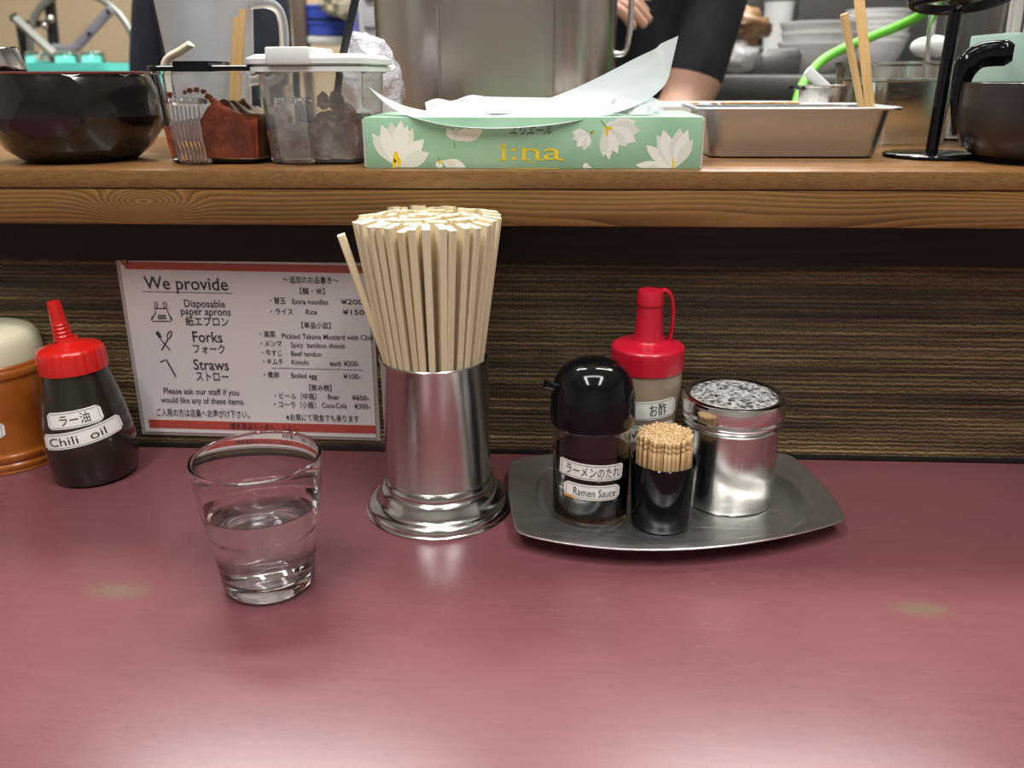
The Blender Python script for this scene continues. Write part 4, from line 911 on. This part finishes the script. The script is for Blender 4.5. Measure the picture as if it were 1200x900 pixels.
stack('dinner_plate', ['deep pale plate at the bottom of the plate stack', 'middle pale plate of the stack beside the bowls', 'topmost pale plate of the stack beside the bowls'], 'plate', 'stacked plates', pl.x, 2.05, bkz+.001, px_w, at(958, 49, 2.05).z-bkz-.003, dzp, 3)
bxp = at(1037, 60, 2.12); rb = (at(1076, 30, 2.12).x-at(1000, 30, 2.12).x)/2; dzb = (at(1037, 8, 2.12).z-at(1037, 45, 2.12).z)/5
ordn = ['lowest', 'second lowest', 'third from bottom', 'third from top', 'second from top', 'topmost']
stack('rice_bowl', [w+' white bowl of the tall stack behind the chopsticks' for w in ordn], 'bowl', 'stacked bowls', bxp.x, 2.20, bkz+.001, rb*1.03, at(1037, 47, 2.15).z-bkz, dzb, 6)
wcx = at(911, 30, 2.22); rw = (at(928, 20, 2.2).x-at(894, 20, 2.2).x)/2
t = thing('paper_cup', 'tall white cup standing behind the pale plates', 'cup', (wcx.x, 2.22, bkz+.001)); hh = at(911, 3, 2.22).z-bkz
obj('body', lat([(0, 0), (rw*.8, 0), (rw, hh-.004), (rw*1.06, hh), (rw*.95, hh), (rw*.75, .006), (0, .005)], n=40), M['white'], t)
fdx = at(868, 55, 2.02); s_ = 2.02/1050
t = thing('food_bag', 'clear plastic bag of brown food on the back counter', 'bag', (fdx.x-.01, 2.06, bkz+.001))
bm = B(); blob(bm, (-.012, 0, .036), (.078, .05, .040), 2, .25, 2.5, 4, flat=-.036); obj('clear_wrap', bm, M['bagclear'], t, smooth=70)
bm = B(); blob(bm, (.015, 0, .098), (.062, .042, .036), 6, .35, 2.0, 4); blob(bm, (-.035, .0, .080), (.05, .036, .026), 8, .3, 2, 3); obj('brown_contents', bm, M['bread'], t, smooth=70)
t = thing('black_box', 'small dark steel box between food bag and plates', 'box', (at(907, 75, 1.96).x, 1.935, bkz+.001)); 
bm = B(); loft(bm, [rrect(.040, .035, .006, z=0), rrect(.042, .037, .006, z=.036), rrect(.034, .030, .006, z=.050)]); obj('body', bm, M['dark_steel'], t)
hs = [at(928, 150, 1.30), at(934, 118, 1.32), at(945, 92, 1.36), at(965, 70, 1.40), at(995, 54, 1.42), at(1025, 42, 1.42), at(1055, 30, 1.40), at(1078, 18, 1.36), at(1086, 5, 1.34), at(1090, -30, 1.33)]
bot = hs[0].copy(); 
hs = [Vector((hs[0].x-.02, 1.22, WT+.009)), Vector((hs[0].x-.005, 1.25, WT+.06))] + hs
tag(obj('rubber_hose', tube(B(), curve_pts(hs, 6), .0068, 12), M['green'], smooth=60), 'bright green rubber hose arching over the kitchen', 'hose')
pp = at(1052, 90, 1.14)
t = thing('steel_pot', 'wide steel pot with bright rim behind the steel tub', 'pot', (pp.x, 1.14, WT)); hz = at(1052, 73, 1.07).z-WT
obj('body', lat([(0, 0), (.066, 0), (.070, .004), (.0715, hz-.004), (.075, hz-.002), (.075, hz+.001), (.071, hz), (.068, .006), (0, .005)], n=64), M['steel'], t)
l0 = at(1090, 55, 1.17)
t = thing('white_ladle', 'pale plastic ladle leaning in the wide steel pot', 'ladle', (0, 0, 0))
bm = B(); blob(bm, l0, (.024, .015, .013), 1, .05, 1, 3); obj('bowl', bm, M['white'], t); obj('handle', tube(B(), [l0+Vector((.012, 0, -.003)), at(1116, 78, 1.17), Vector((pp.x+.030, 1.165, WT+.10))], .004, 10), M['white'], t)

# left back: teal rack with glasses, hoop frame, blue boxes
tr0, tr1 = at(26, 77, 1.95), at(140, 77, 1.95); tw = tr1.x-tr0.x; tz0 = .16
lt = thing('side_table', 'low steel side table under the teal rack', 'table', (tr0.x+tw/2, 2.0, FL))
obj('tabletop', bx((-.32, -.2, tz0-FL-.03), (.32, .2, tz0-FL), bev=.003), M['steel'], lt)
for sx in (-1, 1):
    for sy in (-1, 1): obj('leg', bx((sx*.29-.015, sy*.17-.015, 0), (sx*.29+.015, sy*.17+.015, tz0-FL-.03)), M['steel'], lt)
rk = thing('teal_rack', 'turquoise plastic crate carrying upturned glasses', 'crate', (tr0.x+tw/2, 2.0, tz0+.001)); rz_ = tr0.z-tz0
bm = B(); loft(bm, [rrect(tw/2-.02, .09, .012, z=0), rrect(tw/2-.004, .10, .014, z=rz_-.014), rrect(tw/2+.001, .105, .016, z=rz_-.013), rrect(tw/2+.001, .105, .016, z=rz_+.004), rrect(tw/2-.004, .10, .014, z=rz_+.004), rrect(tw/2-.006, .098, .014, z=rz_-.008)]); obj('body', bm, M['teal'], rk)
gl = None
for i, (gx, nm) in enumerate(((44, 'leftmost'), (78, 'middle'), (109, 'rightmost'))):
    p = at(gx, 70, 1.98); hgl = at(gx, 60, 1.98).z-(tz0+rz_-.006); rg = (at(gx+14, 70, 1.98).x-at(gx-14, 70, 1.98).x)/2
    if gl is None: gl = obj('upturned_glass', lat([(rg, 0), (rg*.92, hgl*.8), (rg*.8, hgl), (0, hgl), (0, hgl-.006), (rg*.72, hgl-.006), (rg*.84, hgl*.75), (rg*.92, 0), (rg, 0)], n=32), M['glass']); o = gl
    else: o = copy_thing(gl)
    o.location = (p.x, 1.98, tz0+rz_-.0068); tag(o, nm+' of the three glasses upturned on the turquoise crate', 'glass', 'upturned glasses on the teal crate')
fr = thing('hoop_frame', 'grey tubular hoop frame with flat drilled bracket against beige tiles', 'frame', (0, 0, 0))
Yh = 2.60; ctr = at(98, 60, Yh); hr = (at(160, 60, Yh).x-ctr.x)
obj('hoop', tube(B(), [ctr+Vector((hr*math.cos(a), 0, hr*math.sin(a))) for a in [2*PI*i/48 for i in range(49)]], .010, 10, cap=False), M['greytube'], fr)
b0, b1, b2 = at(62, 57, Yh-.03), at(90, 58, Yh-.03), at(130, 11, Yh-.03)
obj('bracket', tube(B(), [b0, b1-Vector((.01, 0, 0)), b1+Vector((.01, 0, .015)), b2], .014, 8, flat=.5, up=(0, 1, 0)), M['greypaint'], fr)
for p in ((105, 40), (127.5, 14)):
    o_ = at(*p, Yh-.046); bm = lat([(0, 0), (.006, 0), (.006, .006), (0, .006)], n=16); bmesh.ops.rotate(bm, verts=bm.verts, matrix=Matrix.Rotation(PI/2, 3, 'X')); bmesh.ops.translate(bm, verts=bm.verts, vec=o_); obj('bolt_hole', bm, M['black_satin'], fr)
obj('square_tube', tube(B(), [at(16, 20, Yh-.05), at(64, 64, Yh-.05)], .013, 4, up=(0, 1, 0)), M['greytube'], fr)
obj('end_cap', tube(B(), [at(14.5, 18.6, Yh-.05), at(17.5, 21.4, Yh-.05)], .0145, 4, up=(0, 1, 0)), M['black_satin'], fr)
obj('post', tube(B(), [at(54, -40, Yh+.03), at(64, 58, Yh+.03), Vector((at(64, 58, Yh+.03).x, Yh+.03, FL))], .016, 10), M['black_satin'], fr)
obj('post', tube(B(), [at(24, 28, Yh+.03), at(30, 66, Yh+.03), Vector((at(30, 66, Yh+.03).x, Yh+.03, FL))], .014, 10), M['black_satin'], fr)
obj('cross_tube', tube(B(), [at(20, 28, Yh+.03), at(62, 28, Yh+.03)], .010, 10), M['black_satin'], fr)
for p in ((59, 22), (52, 30)):
    obj('clamp', blob(B(), at(*p, Yh-.012), (.010, .010, .012), 1, .05, 1, 2), M['chrome'], fr)
Yb = 2.45
su = thing('storage_shelf', 'wall shelf unit with white edge carrying blue boxes', 'shelf', (0, 0, 0)); a_, b_ = at(341, 43, Yb), at(452, 43, Yb); sz = a_.z
obj('board', bx((a_.x, Yb, sz-.016), (b_.x-.03, Yb+.35, sz), bev=.002), M['white'], su)
obj('board', bx((a_.x, Yb+.01, sz-.30), (b_.x-.03, Yb+.35, sz-.284), bev=.002), M['white'], su)
for nm_, x0_, x1_ in (('upright', 341, 357), ('upright', 419, 430)):
    a2, b2_ = at(x0_, 20, Yb-.01), at(x1_, 20, Yb-.01); obj(nm_, bx((a2.x, Yb-.012, FL), (b2_.x, Yb+.03, sz+.6), bev=.003), M['brownpost'], su)
for (y0_, y1_, lbl, dx_) in ((41, 24.5, 'lower blue plastic box with a dark seam above it on the wall shelf', 0), (21.5, 5, 'upper blue plastic box under the beige towel', -.004)):
    p0_, p1_ = at(358, y0_, Yb+.01), at(411, y1_, Yb+.01); t = thing('storage_box', lbl, 'box', ((p0_.x+p1_.x)/2+dx_, Yb+.11, p0_.z+.0005 if y0_ > 30 else p0_.z), group='blue boxes on the wall shelf')
    w_ = (p1_.x-p0_.x)/2; h_ = p1_.z-p0_.z; bm = B()
    loft(bm, [rrect(w_-.004, .096, .010, z=0), rrect(w_, .10, .012, z=h_*.8), rrect(w_+.003, .103, .012, z=h_*.8), rrect(w_+.003, .103, .012, z=h_), rrect(w_-.004, .096, .01, z=h_)]); obj('body', bm, M['blue'], t)
    if y0_ > 30: obj('lid', bx((-w_, -.098, h_), (w_, .098, h_+.0065)), M['black_satin'], t)
tp0 = at(398, 6, Yb)
bm = B(); blob(bm, (0, 0, 0), (.050, .05, .040), 4, .35, 2.2, 4); blob(bm, (.022, -.02, -.018), (.026, .03, .030), 7, .3, 2.2, 3)
o = tag(obj('towel', bm, M['towel'], smooth=70), 'crumpled beige towel over the blue boxes', 'towel'); o.location = (tp0.x+.006, Yb-.035, tp0.z+.010)
bm = B(); d0 = at(427, 46, 2.30); d1 = at(462, -30, 2.30)
t = thing('drawer_tower', 'grey plastic drawer tower beside the steel pot', 'drawers', ((d0.x+d1.x)/2+.01, 2.30, FL)); w_ = (d1.x-d0.x)/2
obj('body', bx((-w_, -.1, 0), (w_, .12, 1.45), bev=.004), M['drawer'], t)
for i in range(8):
    z_ = .10+i*.165; dr = obj('drawer', bx((-w_+.012, -.112, z_), (w_-.012, -.1, z_+.145), bev=.004), M['drawer'], t)
    obj('drawer_pull', bx((-w_*.5, -.122, z_+.06), (w_*.5, -.112, z_+.08), bev=.003), M['greypaint'], dr)

# ------------------------------------------------------------ the two cooks
def person(name, label, J, E, mats, regions, loc, rz, head, hair_m):
    # J: joints {name: (pos, radius)}, E: edges; one skinned surface
    root = thing(name, label, 'person', loc, rz)
    me = bpy.data.meshes.new('figure'); names = list(J); idx = {n_: i for i, n_ in enumerate(names)}
    me.from_pydata([J[n_][0] for n_ in names], [(idx[a], idx[b]) for a, b in E], [])
    o = bpy.data.objects.new('figure', me); COL.objects.link(o)
    md = o.modifiers.new('skin', 'SKIN'); md.use_smooth_shade = True; md.branch_smoothing = .6
    for i, n_ in enumerate(names):
        r = J[n_][1]; me.skin_vertices[0].data[i].radius = (r if isinstance(r, tuple) else (r, r)); me.skin_vertices[0].data[i].use_root = (n_ == 'pelvis')
    s = o.modifiers.new('sub', 'SUBSURF'); s.levels = 2; s.render_levels = 2
    dg = bpy.context.evaluated_depsgraph_get(); dg.update(); m2 = bpy.data.meshes.new_from_object(o.evaluated_get(dg)); bpy.data.objects.remove(o)
    body = bpy.data.objects.new('body', m2); COL.objects.link(body); body.parent = root; m2.materials.clear()
    for m_ in mats: m2.materials.append(m_)
    bmh = bmesh.new(); bmh.from_mesh(m2)
    for a, b in E:
        for c_, e_ in E:
            if b == c_ and regions.get((a, b), 0) != regions.get((c_, e_), 0):
                pc_ = Vector(J[b][0]); nrm = (Vector(J[e_][0])-Vector(J[a][0])).normalized()
                fs = [f for f in bmh.faces if (f.calc_center_median()-pc_).length < .16]; es = list({e for f in fs for e in f.edges}); vs = list({v for f in fs for v in f.verts})
                bmesh.ops.bisect_plane(bmh, geom=fs+es+vs, plane_co=pc_, plane_no=nrm)
    bmh.to_mesh(m2); bmh.free()
    mr = lambda n_: (.10 if n_ in ('pelvis', 'waist', 'chest') else .07 if n_ in ('collar', 'neck', 'skull') or n_[2:] in ('hip', 'knee', 'calf', 'ankle', 'toe') else .05)
    segs = [(Vector(J[a][0]), Vector(J[b][0]), regions.get((a, b), 0), min(mr(a), mr(b)), min(mr(a), mr(b))) for a, b in E]
    for p in m2.polygons:
        best = (99, 0); c_ = p.center
        for a, b, rg, ra_, rb_ in segs:
            ab = b-a; t_ = max(0, min(1, (c_-a).dot(ab)/max(ab.length_squared, 1e-9))); d_ = (c_-(a+ab*t_)).length/(ra_+(rb_-ra_)*t_)
            if d_ < best[0]: best = (d_, rg)
        p.material_index = best[1]; p.use_smooth = True
    # face features joined into the body mesh
    hc = Vector(head); bm = bmesh.new(); bm.from_mesh(m2)
    def ball(c_, s_, mi, sub=3):
        r = bmesh.ops.create_icosphere(bm, subdivisions=sub, radius=1)
        for v in r['verts']: v.co = Vector((c_[0]+v.co.x*s_[0], c_[1]+v.co.y*s_[1], c_[2]+v.co.z*s_[2]))
        for f in {f for v in r['verts'] for f in v.link_faces}: f.material_index = mi; f.smooth = True
    sk = len(mats)-2; dk = len(mats)-1
    ball(hc, (.074, .094, .112), sk, 4); ball(hc+Vector((0, -.035, -.075)), (.046, .05, .042), sk); ball(hc+Vector((0, -.098, -.012)), (.013, .018, .022), sk)
    for s_ in (-1, 1):
        ball(hc+Vector((s_*.075, .005, -.01)), (.010, .02, .032), sk); ball(hc+Vector((s_*.030, -.083, .012)), (.012, .009, .007), dk, 2)
        ball(hc+Vector((s_*.030, -.085, .032)), (.020, .008, .004), dk, 2)
    ball(hc+Vector((0, -.086, -.055)), (.022, .008, .006), dk, 2)
    bm.to_mesh(m2); bm.free()
    bm = B(); r = bmesh.ops.create_icosphere(bm, subdivisions=4, radius=1)
    for v in r['verts']:
        d_ = v.co.copy(); v.co = hc + Vector((d_.x*.081, .012+d_.y*.098, .018+d_.z*.112))
    bmesh.ops.delete(bm, geom=[v for v in bm.verts if (v.co-hc).y < -.03 and (v.co-hc).z < .055 or (v.co-hc).z < -.075], context='VERTS')
    obj('hair', bm, hair_m, root, smooth=180)
    return root
def hand(J, E, side, wrist, d, up, rg, regs):
    d = Vector(d).normalized(); up = Vector(up); up = (up-d*up.dot(d)).normalized(); sd_ = d.cross(up)
    w = Vector(wrist); J[side+'palm'] = (w+d*.05, (.034, .018)); E.append((side+'wrist', side+'palm')); regs[(side+'wrist', side+'palm')] = rg
    for i, (o_, l) in enumerate(((-.027, .068), (-.009, .078), (.009, .074), (.026, .058))):
        prev = side+'palm'
        for q, (t_, r_) in enumerate(((.042, .0095), (.042+l*.5, .0085), (.042+l, .007))):
            n_ = f'{side}f{i}{q}'; J[n_] = (w+d*(.05+t_*(.95 if q < 2 else .9))+sd_*o_*(1+.1*q)-up*(.004+.010*q*q*.6), r_); E.append((prev, n_)); regs[(prev, n_)] = rg; prev = n_
    prev = side+'palm'
    for q, (a_, b_, r_) in enumerate(((-.022, .03, .012), (.008, .055, .010), (.032, .064, .008))):
        n_ = f'{side}t{q}'; J[n_] = (w+d*(.05+a_)-sd_*b_-up*.008*q, r_); E.append((prev, n_)); regs[(prev, n_)] = rg; prev = n_
def cook(name, label, loc, rz, arms, cloth, fore=2, wide=1.0):
    # standing figure facing -Y; arms give shoulder, elbow, wrist in local coordinates
    J = {'pelvis': ((0, 0, .95), (.155*wide, .115)), 'waist': ((0, 0, 1.10), (.150*wide, .105)), 'chest': ((0, 0, 1.30), (.165*wide, .110)), 'collar': ((0, .005, 1.44), (.090, .075)), 'neck': ((0, 0, 1.51), .052), 'skull': ((0, -.01, 1.60), .06)}
    E = [('pelvis', 'waist'), ('waist', 'chest'), ('chest', 'collar'), ('collar', 'neck'), ('neck', 'skull')]; rg = {('collar', 'neck'): 2, ('neck', 'skull'): 2}
    for s_, sd_ in ((-1, 'r_'), (1, 'l_')):
        J[sd_+'hip'] = ((s_*.09, 0, .88), .092); J[sd_+'knee'] = ((s_*.10, -.01, .48), .062); J[sd_+'calf'] = ((s_*.10, .01, .33), .058); J[sd_+'ankle'] = ((s_*.10, .02, .09), .042); J[sd_+'toe'] = ((s_*.11, -.13, .04), (.042, .036))
        for a, b in (('pelvis', sd_+'hip'), (sd_+'hip', sd_+'knee'), (sd_+'knee', sd_+'calf'), (sd_+'calf', sd_+'ankle')): E.append((a, b)); rg[(a, b)] = 1
        E.append((sd_+'ankle', sd_+'toe')); rg[(sd_+'ankle', sd_+'toe')] = 4
        sh_, el, wr, hd, up_ = arms[s_]; sh_, el, wr = Vector(sh_), Vector(el), Vector(wr)
        J[sd_+'shoulder'] = (sh_, .064); J[sd_+'upper'] = (sh_.lerp(el, .55), .056); J[sd_+'sleeve'] = (sh_.lerp(el, .835), .058); J[sd_+'elbow'] = (el, .043); J[sd_+'fore'] = (el.lerp(wr, .35), .041); J[sd_+'wrist'] = (wr, .027)
        for a, b, r_ in (('chest', sd_+'shoulder', 0), (sd_+'shoulder', sd_+'upper', 0), (sd_+'upper', sd_+'sleeve', 0), (sd_+'sleeve', sd_+'elbow', fore), (sd_+'elbow', sd_+'fore', fore), (sd_+'fore', sd_+'wrist', fore)): E.append((a, b)); rg[(a, b)] = r_
        hand(J, E, sd_, wr, hd, up_, 2, rg)
    return person(name, label, J, E, [cloth, M['navy'], M['skin'], M['skin'], M['hair']], rg, loc, rz, (0, -.01, 1.64), M['hair'])
# cook in black, facing the viewer, left hand low, right hand raised over the pot
o1 = Vector((.085, 1.56, FL))
def rel(px, py, Y, o): return at(px, py, Y)-o
le = rel(800, 128, 1.50, o1); rwr = rel(652, -30, 1.42, o1)
cook('person', 'person in a black t-shirt working behind the stock pot', o1, 0, {
    1: ((.195, 0, 1.385), le, le+Vector((-.10, -.17, -.10)), (-.5, -.7, -.4), (0, 0, 1)),
    -1: ((-.195, 0, 1.385), (-.27, .0, 1.14), rwr, (.93, -.1, -.30), (0, -.5, 1))}, M['black_cloth'])
o2 = Vector((at(256, 40, 1.62).x, 1.62, FL))
cook('person', 'person in dark navy clothes standing behind the clear pitcher', o2, PI-.45, {
    1: ((.095, 0, 1.375), (.165, .02, 1.09), (.06, -.19, 1.02), (-.5, -.8, -.1), (0, 0, 1)),
    -1: ((-.105, 0, 1.375), (-.115, .02, 1.10), (-.06, -.19, 1.02), (.5, -.8, -.1), (0, 0, 1))}, M['navy'], 0, .70)
for o in COL.objects:
    if o.type == 'MESH' and o.data.materials and o.data.materials[0] in (M['glass'], M['water']): o.cycles.is_caustics_caster = True
    if o.name in ('counter',): o.cycles.is_caustics_receiver = True
